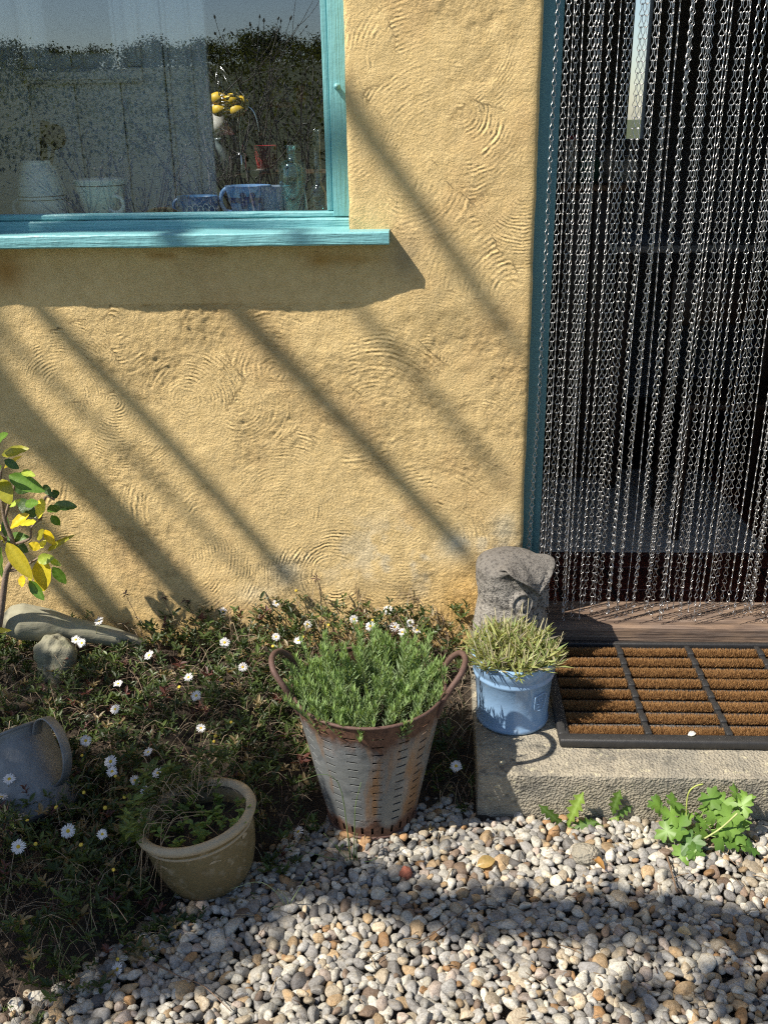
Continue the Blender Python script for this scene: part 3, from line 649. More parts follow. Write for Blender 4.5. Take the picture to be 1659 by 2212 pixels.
# ================================================================== CHAIN CURTAIN
t = T('steel_chain'); c = t.mix(t.noise(120, 2), (.50, .49, .48), (.80, .79, .78)); M_CHAIN = t.out(t.bsdf(c, t.math('ADD', .22, t.math('MULTIPLY', t.noise(9, 2), .3)), 1.0))
half = [(0, .0014), (.0017, .0004), (.0020, -.003), (.0014, -.009), (.0022, -.0135), (.0046, -.018), (.0058, -.0218), (.0047, -.0255), (.0023, -.0276), (0, -.0282)]
loop = [(x, 0, z) for x, z in half]+[(-x, 0, z) for x, z in half[-2:0:-1]]
loop = np.array(loop); ln_ = len(loop)
def closed_tube(P, r, n=5):
    k = len(P); Tn = np.roll(P, -1, 0)-np.roll(P, 1, 0); Tn = unit(Tn); B = np.tile([0, 1., 0], (k, 1)); U = np.cross(B, Tn)
    a = np.arange(n)*2*math.pi/n
    V = (P[:, None]+r*(np.cos(a)[None, :, None]*U[:, None]+np.sin(a)[None, :, None]*B[:, None])).reshape(-1, 3)
    i, j = np.meshgrid(np.arange(k), np.arange(n), indexing='ij'); i = i.ravel(); j = j.ravel(); j2 = (j+1) % n; i2 = (i+1) % k
    return V, np.stack([i*n+j, i*n+j2, i2*n+j2, i2*n+j], -1)
LKV, LKF = closed_tube(loop*np.array([1.2, 1, 1]), .00104, 4)
PIT = .0265; ZT = 2.058
cur = thing('chain_curtain', 'steel chain fly curtain hanging across the open doorway', 'curtain', (.75, .03, .2))
b = MB(); b.add(*box(.285, 1.26, .012, .055, 2.062, 2.075, .002)); b.build('rail', simple('rail_alloy', (.4, .4, .4), .3, 1.), cur)
lk = bpy.data.objects.new('link', None)
g = np.random.default_rng(21); xs_ = []
x = aty(1205, 20, .02)[0]
xs_ += [x, x+.026, x+.040]; x += .052
while x < 1.24:
    xs_.append(x); x += g.choice([.0085, .012, .016, .019, .024])*g.uniform(.85, 1.1)
lkmesh = None
for si, x in enumerate(xs_):
    y = .022 if si < 3 else g.uniform(.008, .052); zb = (.235 if si == 0 else g.uniform(.185, .232)+.03*max(0, (x-.75)))
    if si in (1, 2): zb = .27
    nl = int((ZT-zb)/PIT); k = np.arange(nl)
    swx = -.012*g.uniform(.2, 1.6)*(k/nl)**2+.004*np.sin(k*.09+g.uniform(0, 6))*(k/nl)+.003*g.normal(size=nl).cumsum()/nl**.5*(k/nl)
    swy = g.normal(0, .012)*(k/nl)**1.5-.008*(k/nl)
    pos = np.stack([x+swx, y+swy, ZT-k*PIT], -1)
    tw = g.choice([0, 0, 0, .5, -.6, 1.2, 1.45])+g.normal(0, .12)+np.cumsum(g.normal(0, .05, nl))+np.where(k > nl-4, g.normal(0, .7, nl), 0)
    nx_ = np.vstack([pos[1:], pos[-1:]+(pos[-1:]-pos[-2:-1])])-pos; dn = unit(nx_)
    X_ = np.stack([np.cos(tw), np.sin(tw), 0*tw], -1); Zl = -dn; Y_ = unit(np.cross(Zl, X_)); X_ = np.cross(Y_, Zl)
    Mx = np.stack([X_, Y_, Zl], -1)
    sep_ = si in (0, 3, 5, 9)
    vis = (pos[:, 2] < 2.0) if sep_ else np.zeros(nl, bool)
    m = MB(); V, F = inst(LKV, LKF, Mx[~vis], pos[~vis]); m.add(V, F); so_ = m.build('chain_strand', M_CHAIN, cur)
    if sep_:
        for q in np.nonzero(vis)[0]:
            if lkmesh is None:
                m = MB(); m.add(LKV, LKF); lo = m.build('link', M_CHAIN); lkmesh = lo.data; lo.parent = so_
            else: lo = put('link', lkmesh, so_)
            lo.matrix_local = Matrix.Translation(Vector(pos[q])-cur.location) @ Matrix(Mx[q].tolist()).to_4x4()

# ================================================================== GRAVEL
def ico(n):
    bm = bmesh.new(); bmesh.ops.create_icosphere(bm, subdivisions=n, radius=1); bm.verts.index_update()
    V = np.array([v.co[:] for v in bm.verts]); F = np.array([[v.index for v in f.verts] for f in bm.faces]); bm.free(); return V, F
I1, I2, I3 = ico(2), ico(3), ico(4)                                # 42 / 162 / 642 vertices
def stone_shape(V, seed):
    g = np.random.default_rng(seed); s = np.array([1.06, g.uniform(.58, .92), g.uniform(.42, .68)])
    P = V*(1+.16*sinnoise(V, 1.6, seed+50, 4)[:, None]*1.6+.05*sinnoise(V, 4, seed+90, 5)[:, None])
    for q in range(5):                                              # knocked-off flats, like flint
        nrm = unit(g.normal(size=3)); d = P@nrm; h = g.uniform(.52, .82); P = P-np.outer(np.maximum(d-h, 0)*.8, nrm)
    return P*s
NS = 30
SH1 = [stone_shape(I1[0], i) for i in range(NS)]; SH2 = [stone_shape(I2[0], i) for i in range(NS)]; SH3 = [stone_shape(I3[0], i) for i in range(NS)]
GX0, GX1, GY0, GY1, GR = -1.35, 1.85, -2.05, -.50, .004
HM = np.full((int((GX1-GX0)/GR)+1, int((GY1-GY0)/GR)+1), -.034)
hxs = GX0+np.arange(HM.shape[0])*GR; hys = GY0+np.arange(HM.shape[1])*GR
HXX, HYY = np.meshgrid(hxs, hys, indexing='ij')
dens = sstep(.12, -.05, HYY-bedline(HXX)-.035*fbm(HXX, HYY, .15, 77))
ok = (dens > .02) & ~((HXX > .11) & (HYY > -.69)) & (np.hypot(HXX+.152, HYY+.665) > .105)
cand = np.argwhere(ok); g = np.random.default_rng(31)
stones = []
def drop(n, smin, smax, lim=0.012):
    for _ in range(n):
        c = cand[g.integers(len(cand), size=7)]
        h = HM[c[:, 0], c[:, 1]]; i, j = c[np.argmin(h)]
        if g.random() > dens[i, j]: continue
        a = smin+(smax-smin)*g.random()**2.2; cc = a*.5; r = int(a*.8/GR)+1
        i0, i1, j0, j1 = max(i-r, 0), min(i+r+1, HM.shape[0]), max(j-r, 0), min(j+r+1, HM.shape[1])
        ii, jj = np.ogrid[i0-i:i1-i, j0-j:j1-j]; rho = (ii*ii+jj*jj)*GR*GR/(a*a*.62); m = rho < 1
        sub = HM[i0:i1, j0:j1]; z = np.quantile(sub[m], .55)+cc*.62
        if z+cc > lim: continue
        sub[m] = np.maximum(sub[m], z+cc*np.sqrt(1-rho[m]))
        stones.append((hxs[i]+g.uniform(-.002, .002), hys[j]+g.uniform(-.002, .002), z, a))
drop(7500, .010, .015, -.006); drop(5200, .017, .030, .012); drop(19500, .011, .022, .012); drop(3500, .007, .011, .006)
ST = np.array(stones)
def wht(n, g):
    pal = np.array([(.66, .62, .53), (.58, .55, .47), (.50, .48, .44), (.40, .385, .355), (.30, .285, .265), (.56, .47, .34), (.50, .36, .21), (.42, .25, .12), (.25, .18, .13), (.35, .34, .33), (.17, .16, .155), (.52, .43, .36)])
    pr = np.array([.16, .17, .14, .13, .09, .10, .06, .035, .04, .03, .025, .06]); c = pal[g.choice(len(pal), n, p=pr/pr.sum())]
    return c*g.uniform(.52, .98, (n, 1))
SC_ = wht(len(ST), g)
q_ = np.array([RN.T@(np.array([s[0], s[1], s[2]])-CAM) for s in ST]); su = PW/2+FPX*q_[:, 0]/-q_[:, 2]; sv = PH/2-FPX*q_[:, 1]/-q_[:, 2]
inview = (su > -30) & (su < PW+30) & (sv < PH+30)
hi = HM[((ST[:, 0]-GX0)/GR).astype(int).clip(0, HM.shape[0]-1), ((ST[:, 1]-GY0)/GR).astype(int).clip(0, HM.shape[1]-1)]
top = ST[:, 2]+ST[:, 3]*.45 > hi-.002
fine = inview & top & (ST[:, 3] > .0158)
size = np.where(inview & top & (sv < PH-5) & (su > 5) & (su < PW-5), ST[:, 3]/-q_[:, 2], 0)
big = np.argsort(-size)[:300]; isbig = np.zeros(len(ST), bool); isbig[big] = True
t = T('pebble_stone'); oc = t.n('ShaderNodeObjectInfo').outputs
n1_ = t.noise(160, 5); n2_ = t.noise(60, 3)
def pebshade(t, c, vec=None):
    n1_ = t.noise(190, 5, vec, .65); n2_ = t.noise(48, 4, vec); n3_ = t.noise(420, 2, vec)
    c = t.mix(t.ramp(n1_, [(.42, 0.), (.66, 1.)]), c, t.mix(1.0, c, (.62, .60, .57), 'MULTIPLY'))
    c = t.mix(t.math('MULTIPLY', t.ramp(n2_, [(.55, 0.), (.68, 1.)]), .55), c, t.mix(1.0, c, (1.25, 1.1, .85), 'MULTIPLY'))
    c = t.mix(t.math('MULTIPLY', t.ramp(n3_, [(.3, 1.), (.4, 0.)]), .4), c, (.16, .13, .10))
    return t.out(t.bsdf(c, .62, normal=t.bump(t.math('ADD', n1_, t.math('MULTIPLY', n3_, .6)), .0016), spec=.35))
geo = t.n('ShaderNodeNewGeometry').outputs['Position']
M_PEBO = pebshade(t, oc['Color'], geo)
t = T('pebble_gravel'); M_PEB = pebshade(t, t.attr('Col'))
b = MB(); gxs = np.linspace(-2.2, 3.2, 90); gys = np.linspace(-3.6, -.3, 60); X, Y = np.meshgrid(gxs, gys, indexing='ij')
Z = np.where((X > GX0) & (X < GX1) & (Y > GY0), -.038, -.012)-.02*sstep(-.02, .1, Y-bedline(X))
I, J = np.meshgrid(np.arange(89), np.arange(59), indexing='ij'); b.add(np.stack([X, Y, Z], -1).reshape(-1, 3), gridF(I.ravel(), J.ravel(), 60))
t = T('gravel_base'); vc = t.voro(48, out='Color'); vd = t.voro(48)
c = t.mix(vc, (.09, .08, .067), (.22, .20, .17)); M_GB = t.out(t.bsdf(c, .9, normal=t.bump(t.math('MULTIPLY', vd, -1.), .02)))
gravel = tag(b.build('gravel', M_GB), kind='structure')
def rotmats(n, g, flat=.5):
    yaw = g.uniform(0, 6.283, n); up = unit(np.stack([g.normal(0, flat, n), g.normal(0, flat, n), np.ones(n)], -1))
    d = np.stack([np.cos(yaw), np.sin(yaw), np.zeros(n)], -1); return frames(d-up*np.sum(d*up, 1)[:, None], None, up)
MR = rotmats(len(ST), g)
shp = g.integers(0, NS, len(ST)); b = MB()
for k in range(NS):
    m = (shp == k) & ~isbig & fine; V, F = inst(SH2[k], I2[1], MR[m], ST[m, :3], ST[m, 3:4]) if m.any() else (None, None)
    if V is not None: b.add(V, F, percol(SC_[m], len(SH2[k])))
    m = (shp == k) & ~isbig & ~fine & (ST[:, 2]+ST[:, 3]*.45 > hi-.005)
    if m.any(): V, F = inst(SH1[k], I1[1], MR[m], ST[m, :3], ST[m, 3:4]); b.add(V, F, percol(SC_[m], len(SH1[k])))
tag(b.build('pebbles', M_PEB, gravel), kind='stuff')
proto = {}
for i in big:
    k = int(shp[i])
    if k not in proto:
        m = MB(); m.add(SH3[k], I3[1]); o = m.build('pebble', M_PEBO); proto[k] = o.data; o.parent = gravel
    else: o = put('pebble', proto[k], gravel)
    a = float(ST[i, 3]); Mm = Matrix(MR[i].tolist()).to_4x4(); o.matrix_local = Matrix.Translation(Vector(ST[i, :3])) @ Mm @ Matrix.Scale(a, 4)
    o.color = (*[float(c) for c in SC_[i]], 1)

# ================================================================== OLIVE BUCKET
BC = np.array([-.152, -.667]); BR0, BR1, BH = .113, .187, .378
bk = thing('olive_bucket', 'rusty galvanised slotted olive bucket planted with lavender on the gravel', 'bucket', (BC[0], BC[1], 0))
t = T('rusted_galvanised'); zz = t.sep()[2]
nA = t.noise(1.0, 5, t.mapv((16, 16, 3.0)), .6); nB = t.noise(26, 6, None, .6); nC = t.noise(9, 4)
zn = t.math('DIVIDE', zz, BH)
topm = t.math('SUBTRACT', t.math('MULTIPLY', t.math('POWER', t.math('MAXIMUM', zn, 0.0), 5.0), 1.0), .0)
botm = t.math('MULTIPLY', t.math('POWER', t.math('SUBTRACT', 1.0, t.math('MINIMUM', zn, 1.0)), 7.0), 1.05)
rust = t.math('ADD', t.math('ADD', t.math('MULTIPLY', topm, .62), t.math('MULTIPLY', botm, .72)), t.math('ADD', t.math('MULTIPLY', nA, .62), t.math('MULTIPLY', nB, .42)))
rm = t.ramp(rust, [(.70, 0.), (.86, 1.)])
zinc = t.mix(t.ramp(nB, [(.3, 0.), (.7, 1.)]), (.12, .13, .133), (.27, .28, .28)); zinc = t.mix(t.ramp(nC, [(.45, 0.), (.6, 1.)]), zinc, (.20, .21, .205))
rc = t.mix(t.ramp(t.noise(50, 4), [(.35, 0.), (.65, 1.)]), (.065, .03, .019), (.14, .068, .04))
stre = t.math('MULTIPLY', t.ramp(t.noise(1.0, 4, t.mapv((13, 13, 1.6))), [(.52, 0.), (.63, 1.)]), .85)
zinc = t.mix(stre, zinc, (.28, .15, .065))
M_BKT = t.out(t.bsdf(t.mix(rm, zinc, rc), t.math('ADD', t.math('MULTIPLY', rm, .3), .45), t.math('MULTIPLY', t.math('SUBTRACT', 1.0, rm), .25), t.bump(t.math('ADD', nB, t.math('MULTIPLY', rm, .5)), .0025)))
t = T('rusty_iron'); M_RUST = t.out(t.bsdf(t.mix(t.noise(60, 5), (.065, .034, .027), (.15, .088, .068)), .7, .15, t.bump(t.noise(140, 4), .0015)))
lev = [(0, 0)]; rowsz = .064+np.arange(12)*.0252
lv = [0.0, .016, .040]+[z for r in rowsz for z in (r-.0024, r+.0024)]+[BH]
lv = np.array(lv); nseg = 119
a = np.arange(nseg)*2*math.pi/nseg
rr = BR0+(BR1-BR0)*lv/BH
V = np.stack([BC[0]+rr[:, None]*np.cos(a), BC[1]+rr[:, None]*np.sin(a), np.repeat(lv[:, None], nseg, 1)], -1).reshape(-1, 3)
F = []
for i in range(len(lv)-1):
    slot = (i >= 3) and ((i-3) % 2 == 0)
    for j in range(nseg):
        if slot and (j % 7) < 3: continue
        if i == 1 and j % 4 == 2: continue
        F.append((i*nseg+j, i*nseg+(j+1) % nseg, (i+1)*nseg+(j+1) % nseg, (i+1)*nseg+j))
b = MB(); b.add(V, np.array(F)); o = b.build('body', M_BKT, bk, smooth=False)
md = o.modifiers.new('thickness', 'SOLIDIFY'); md.thickness = .0016; md.offset = -1
b = MB(); an = np.linspace(0, 2*math.pi, 73)
b.add(*tube(np.stack([BC[0]+BR1*np.cos(an), BC[1]+BR1*np.sin(an), np.full(73, BH)], -1), .0042, 8, False)); b.build('rim', M_RUST, bk)
b = MB(); b.add(*tube(np.stack([BC[0]+(BR0+.001)*np.cos(an), BC[1]+(BR0+.001)*np.sin(an), np.full(73, .004)], -1), .004, 8, False)); b.build('foot_ring', M_RUST, bk)
for s in (-1, 1):
    A = lambda th, r, z: np.array([BC[0]+s*r*math.cos(th), BC[1]+r*math.sin(th), z])
    pts = [A(-.33, BR1*.94, BH-.05), A(-.33, BR1+.004, BH-.005), A(-.31, BR1+.024, BH+.035), A(-.2, BR1+.043, BH+.066), A(0, BR1+.048, BH+.076), A(.2, BR1+.04, BH+.066), A(.31, BR1+.02, BH+.035), A(.33, BR1+.003, BH-.005), A(.33, BR1*.94, BH-.05)]
    b = MB(); b.add(*tube(curve(pts, 44), .0074, 10)); b.build('handle', M_RUST, bk)
b = MB(); b.add(*lathe([(.0005, .31), (.10, .312), (BR0+(BR1-BR0)*.3/BH-.004, .305), (BR0+(BR1-BR0)*.02/BH-.006, .02)], 40, (BC[0], BC[1], 0))); b.build('compost', M_SOIL, bk)

M_LEAF = leafmat('foliage_leaf', .3)
M_STEMG = colmat('plant_stem', .6)
leaf6 = np.array([(0, -.08, 0), (0, .08, 0), (.4, -.5, .07), (.4, 0, -.05), (.4, .5, .07), (.75, -.36, .0), (.75, 0, -.09), (.75, .36, .0), (1, 0, -.14)])
leaf6F = [np.array([(0, 3, 2, 2)])[:, :3], np.array([(0, 1, 3), (1, 4, 3), (5, 6, 8), (6, 7, 8)]), np.array([(2, 3, 6, 5), (3, 4, 7, 6)])]
leaf4 = np.array([(0, 0, 0), (.45, -.5, .06), (.5, 0, -.04), (.45, .5, .06), (1, 0, -.12)]); leaf4F = np.array([(0, 2, 1), (0, 3, 2), (1, 2, 4), (2, 3, 4)])

# ---- lavender
lav = thing('lavender_plant', 'bushy green lavender growing in the olive bucket', 'plant', (BC[0], BC[1], .31))
g = np.random.default_rng(41); ns = 185
rr = BR1*.88*np.sqrt(g.random(ns)); th = g.uniform(0, 6.283, ns)
root = np.stack([BC[0]+rr*np.cos(th), BC[1]+rr*np.sin(th), np.full(ns, .308)], -1)
hgt = g.uniform(.085, .15, ns)*(1.05-.35*rr/BR1)*(1+.2*np.clip((root[:, 1]-BC[1])/BR1, -1, 1)); hgt[:6] *= 1.2
dirn = unit(np.stack([np.cos(th)*rr/BR1*.55+g.normal(0, .18, ns), np.sin(th)*rr/BR1*.55+g.normal(0, .18, ns), np.ones(ns)], -1))
b = MB(); lb = MB(); Vs = []; Ds = []; Ls = []; Cs = []
for i in range(ns):
    bend = g.normal(0, .012, 3); K = np.linspace(0, 1, 5)
    path = root[i]+dirn[i]*hgt[i]*K[:, None]+bend*(K**2)[:, None]; b.add(*tube(path, np.linspace(.0016, .0009, 5), 4, False), np.array([.17, .2, .09]))
    nw = int(hgt[i]/.0085)
    for q in range(nw):
        f = (q+1)/nw; p = path[0]+(path[-1]-path[0])*f+bend*(f*f-f)
        tiltv = 1.35-.8*f
        for w in range(4):
            az = w*1.571+q*.785+g.normal(0, .25)
            d = np.array([math.cos(az)*tiltv, math.sin(az)*tiltv, .75+.5*f])+dirn[i]*.3
            Vs.append(p); Ds.append(d); Ls.append(g.uniform(.022, .037)*(1-.45*abs(f-.45))); Cs.append(lerp((.24, .31, .21), (.27, .40, .15), f)*g.uniform(.8, 1.2))
Vs = np.array(Vs); Ds = np.array(Ds); Ls = np.array(Ls); n = len(Vs)
V, F = inst(leaf4*np.array([1, .19, .3]), leaf4F, frames(Ds, g.normal(0, .5, n)), Vs, np.stack([Ls, Ls*.95, Ls], -1)); lb.add(V, F, percol(np.array(Cs), 5))
b.build('stems', M_STEMG, lav); tag(lb.build('leaves', M_LEAF, lav, smooth=False), kind='stuff')

# ================================================================== BLUE POT
PC = np.array([.224, -.418]); PZ = .1275
bp = thing('blue_plant_pot', 'pale blue glazed plant pot with an embossed stamp on the step', 'plant pot', (PC[0], PC[1], PZ))
t = T('pale_blue_glaze'); n1_ = t.noise(14, 4); c = t.mix(n1_, (.21, .345, .54), (.26, .41, .60)); c = t.mix(t.math('MULTIPLY', t.ramp(t.noise(35, 5), [(.62, 0.), (.7, 1.)]), .5), c, (.38, .47, .56))
c = t.mix(t.ramp(t.noise(70, 2), [(.76, 0.), (.78, 1.)]), c, (.1, .12, .15))
M_BGL = t.out(t.bsdf(c, .22, normal=t.bump(t.noise(22, 3), .0018), **{'Coat Weight': .3, 'Coat Roughness': .08}))
prof = [(.0005, .001), (.092, 0), (.0985, .003), (.100, .009), (.0985, .015), (.0965, .02), (.100, .08), (.1055, .142), (.1095, .147), (.110, .152), (.1075, .157), (.108, .162), (.1125, .170), (.114, .184), (.1155, .198), (.1135, .204), (.107, .205), (.1035, .198), (.100, .15), (.095, .03), (.0005, .025)]
b = MB(); b.add(*lathe(prof, 64, (PC[0], PC[1], PZ))); b.build('body', M_BGL, bp)
sa = R_(-52); st = MB()
def onpot(a, z, r): return np.array([PC[0]+r*math.cos(a), PC[1]+r*math.sin(a), PZ+z])
def ringpath(pts, rad): return [onpot(sa+x/.1, z, .0975+(z-.02)*.073/1+rad) for x, z in pts]
st.add(*tube(curve(ringpath([(-.017, .12), (.017, .12), (.017, .085), (.012, .076), (0, .072), (-.012, .076), (-.017, .085), (-.017, .12)], .003), 40), .0014, 6))
for q in range(4): st.add(*tube(ringpath([(-.010+.003*(q % 2), .112-q*.009), (0, .110-q*.009), (.010-.003*(q % 2), .112-q*.009)], .003), .0012, 5))
st.build('embossed_stamp', M_BGL, bp)
b = MB(); b.add(*lathe([(.0005, .182), (.06, .184), (.1005, .178)], 32, (PC[0], PC[1], PZ))); b.build('compost', M_SOIL, bp)
pk = thing('tufted_plant', 'tufted plant with pale drying needle leaves in the blue pot', 'plant', (PC[0], PC[1], PZ+.18))
g = np.random.default_rng(51); b = MB(); sb = MB(); Vs = []; Ds = []; Ls = []; Cs = []
for i in range(170):
    r = .098*math.sqrt(g.random()); th = g.uniform(0, 6.283); z0 = PZ+.182
    p0 = np.array([PC[0]+r*math.cos(th), PC[1]+r*math.sin(th), z0]); out = r/.098
    d = np.array([math.cos(th)*out*.9+g.normal(0, .25), math.sin(th)*out*.9+g.normal(0, .25), 1.15-.45*out]); d = unit(d); h = g.uniform(.02, .062)*(1.15-.3*out)
    p1 = p0+d*h; sb.add(*tube([p0, (p0+p1)/2+g.normal(0, .003, 3), p1], .0011, 4, False), np.array([.30, .30, .12]))
    for w in range(13):
        f = .35+.65*w/12; q = p0+d*h*f; az = g.uniform(0, 6.283); Vs.append(q)
        dd = np.array([math.cos(az), math.sin(az), g.uniform(-.1, .9)])+d*.7; Ds.append(dd); Ls.append(g.uniform(.024, .054)); m = g.random()
        Cs.append((lerp((.22, .30, .10), (.44, .46, .18), g.random()) if m < .72 else lerp((.42, .38, .20), (.55, .5, .3), g.random()) if m < .92 else np.array((.22, .2, .16))))
for i in range(60):                                                    # dry upright stalks
    r = .1*math.sqrt(g.random()); th = g.uniform(0, 6.283); p0 = np.array([PC[0]+r*math.cos(th), PC[1]+r*math.sin(th), PZ+.19]); d = unit(np.array([math.cos(th)*.35+g.normal(0, .15), math.sin(th)*.35+g.normal(0, .12), 1.])); h = g.uniform(.05, .10)
    if i < 4: p0 = np.array([PC[0]-.01+.014*i, PC[1]+.02, PZ+.19]); d = unit(np.array([g.normal(0, .08), .05, 1.])); h = .13+.01*i
    sb.add(*tube([p0, p0+d*h*.5+g.normal(0, .002, 3), p0+d*h], [.0012, .0011, .0009], 4), np.array([.42, .38, .24])*g.uniform(.7, 1.1))
n = len(Vs); Ls = np.array(Ls); V, F = inst(leaf4*np.array([1, .135, .3]), leaf4F, frames(np.array(Ds), g.normal(0, .7, n)), np.array(Vs), np.stack([Ls]*3, -1)); b.add(V, F, percol(np.array(Cs), 5))
sb.build('stems', M_STEMG, pk); tag(b.build('needle_leaves', M_LEAF, pk, smooth=False), kind='stuff')

# ================================================================== STONE OWL
OC = np.array([.238, -.118]); OH = .372; OZ = .127; FA = R_(-48)
nu, nv = 160, 130
th = np.linspace(-math.pi, math.pi, nu, endpoint=False); tt = np.linspace(0, 1, nv); TH, TT = np.meshgrid(th, tt, indexing='ij')
rp = np.interp(TT, [0, .04, .15, .32, .48, .58, .66, .76, .86, 1], [.100, .106, .111, .112, .104, .098, .101, .106, .105, .103])
capm = np.clip((TT-.84)/.16, 0, 1); rad = rp*np.sqrt(np.clip(1-capm**2.6, 0, 1))
ab = np.abs(TH); zb_ = .70+.23*np.clip(ab/1.0, 0, 1.0)**.8              # brow line: a V from the beak to the ear tufts
front = sstep(1.45, .75, ab)
dz_ = TT-zb_
rad += front*(.017*np.exp(-((dz_-.02)/.022)**2)*(.4+.6*sstep(.0, .5, ab)))
rad -= front*.019*sstep(.012, -.012, dz_)*sstep(-.30, -.10, dz_)
for s in (-1, 1):
    ex, ez = (TH-s*.47)*.1, (TT-.635)*OH; er = np.hypot(ex, ez)
    rad += .013*np.exp(-((er-.031)/.0055)**2)+.013*sstep(.026, .012, er)-.004*np.exp(-(er/.004)**2)+.003*np.exp(-((er-.02)/.003)**2)
bx_ = np.exp(-(TH/.14)**2); rad += .022*bx_*sstep(.52, .60, TT)*sstep(.75, .66, TT)
rad -= .006*np.exp(-((ab-1.15+.4*(TT-.3))/.05)**2)*sstep(.5, .42, TT)*sstep(.02, .08, TT)
Pn = np.stack([np.cos(TH)*.1, np.sin(TH)*.1, TT*OH], -1).reshape(-1, 3)
rad = rad+(.0035*sinnoise(Pn, 40, 3)+.0022*sinnoise(Pn, 110, 4, 8)+.0012*sinnoise(Pn, 320, 6, 9)).reshape(TH.shape)*np.clip(rad/.05, 0, 1)
zz = TT*OH*(1-.04*sstep(.8, 1, TT)) + .010*np.cos(TH)*-1*sstep(.8, 1, TT)*np.clip(rad/.1, 0, 1)
edgew = np.clip(rad/.1, 0, 1)**2*sstep(.62, .95, TT); zz = zz-.026*np.exp(-(TH/.30)**2)*edgew+.014*np.exp(-((ab-.95)/.28)**2)*edgew
rad = rad+.012*np.exp(-((ab-.95)/.25)**2)*np.exp(-((TT-.90)/.05)**2)
V = np.stack([OC[0]+rad*np.cos(TH+FA)*1.0, OC[1]+rad*np.sin(TH+FA)*.95, OZ+zz], -1)
I, J = np.meshgrid(np.arange(nu), np.arange(nv-1), indexing='ij'); I = I.ravel(); J = J.ravel(); I2_ = (I+1) % nu
b = MB(); b.add(V.reshape(-1, 3), np.stack([I*nv+J, I2_*nv+J, I2_*nv+J+1, I*nv+J+1], -1))
t = T('lichened_stone'); n1_ = t.noise(90, 5, rough=.65); n2_ = t.noise(18, 5); n3_ = t.noise(260, 3); nrmz = t.sep(t.n('ShaderNodeNewGeometry').outputs['Normal'])[2]
c = t.mix(n2_, (.20, .185, .165), (.42, .39, .345)); c = t.mix(t.ramp(n1_, [(.52, 0.), (.60, 1.)]), c, (.085, .08, .075)); c = t.mix(t.math('MULTIPLY', t.ramp(n3_, [(.55, 0.), (.62, 1.)]), .6), c, (.07, .065, .06))
zrel = t.ramp(t.math('ADD', t.math('MULTIPLY', t.sep()[2], 2.2), t.math('MULTIPLY', n2_, .5)), [(.80, 0.), (1.0, 1.)])
c = t.mix(t.math('MULTIPLY', zrel, .65), c, (.11, .10, .09))
M_OWL = t.out(t.bsdf(c, .95, normal=t.bump(t.math('ADD', n1_, t.math('MULTIPLY', n3_, .5)), .006), spec=.15))
owl = thing('stone_owl', 'weathered grey stone owl standing at the corner of the doorway', 'statue', (OC[0], OC[1], OZ)); b.build('body', M_OWL, owl)

# ================================================================== BUFF BOWL, TIN JUG, BOULDER, LOG
def tilted(prof, n, c, Rm): V, F = lathe(prof, n); return V@np.array(Rm).T+np.array(c), F
rc = np.array([-.548, -.902, .172]); Rt = Matrix.Rotation(R_(-9), 3, 'Y') @ Matrix.Rotation(R_(-3), 3, 'X')
bc = rc-np.array(Rt)@np.array([0, 0, .17]); bw = thing('planter_bowl', 'tilted buff glazed planter bowl with weeds half sunk in the bed', 'planter', bc)
t = T('buff_glaze'); n1_ = t.noise(12, 5); zz = t.sep()[2]; c = t.mix(n1_, (.145, .105, .045), (.23, .18, .09)); c = t.mix(t.math('MULTIPLY', t.ramp(t.noise(40, 5), [(.55, 0.), (.68, 1.)]), .6), c, (.36, .30, .20)); c = t.mix(t.math('MULTIPLY', t.ramp(t.noise(7, 3), [(.5, 0.), (.7, 1.)]), .5), c, (.13, .085, .04))
M_BUFF = t.out(t.bsdf(c, .5, normal=t.bump(t.noise(40), .001), spec=.3))
t = T('buff_rim'); c = t.mix(t.noise(30, 5), (.33, .255, .15), (.45, .37, .25)); c = t.mix(t.math('MULTIPLY', t.ramp(t.noise(60, 4), [(.55, 0.), (.66, 1.)]), .5), c, (.3, .25, .17)); M_BRIM = t.out(t.bsdf(c, .65, normal=t.bump(t.noise(90), .0015)))
b = MB(); b.add(*tilted([(.0005, -.012), (.078, -.012), (.092, -.004), (.107, .022), (.120, .065), (.1265, .105), (.1275, .13), (.1285, .150), (.1305, .151), (.119, .152), (.117, .12), (.077, .02), (.0005, .02)], 48, bc, Rt)); b.build('body', M_BUFF, bw)
b = MB(); b.add(*tilted([(.119, .153), (.131, .1515), (.140, .156), (.1425, .163), (.140, .170), (.131, .174), (.122, .170), (.118, .162)], 56, bc, Rt)); b.add(*tilted([(.126, .1335), (.1295, .136), (.1295, .140), (.1265, .143)], 56, bc, Rt)); b.build('rim', M_BRIM, bw)
b = MB(); b.add(*tilted([(.0005, .128), (.05, .126), (.1155, .118)], 28, bc, Rt)); b.build('compost', M_SOIL, bw)
for q, (u, v, s) in enumerate(((548, 1845, .011), (555, 2010, .0), (390, 1880, .012))):
    pass
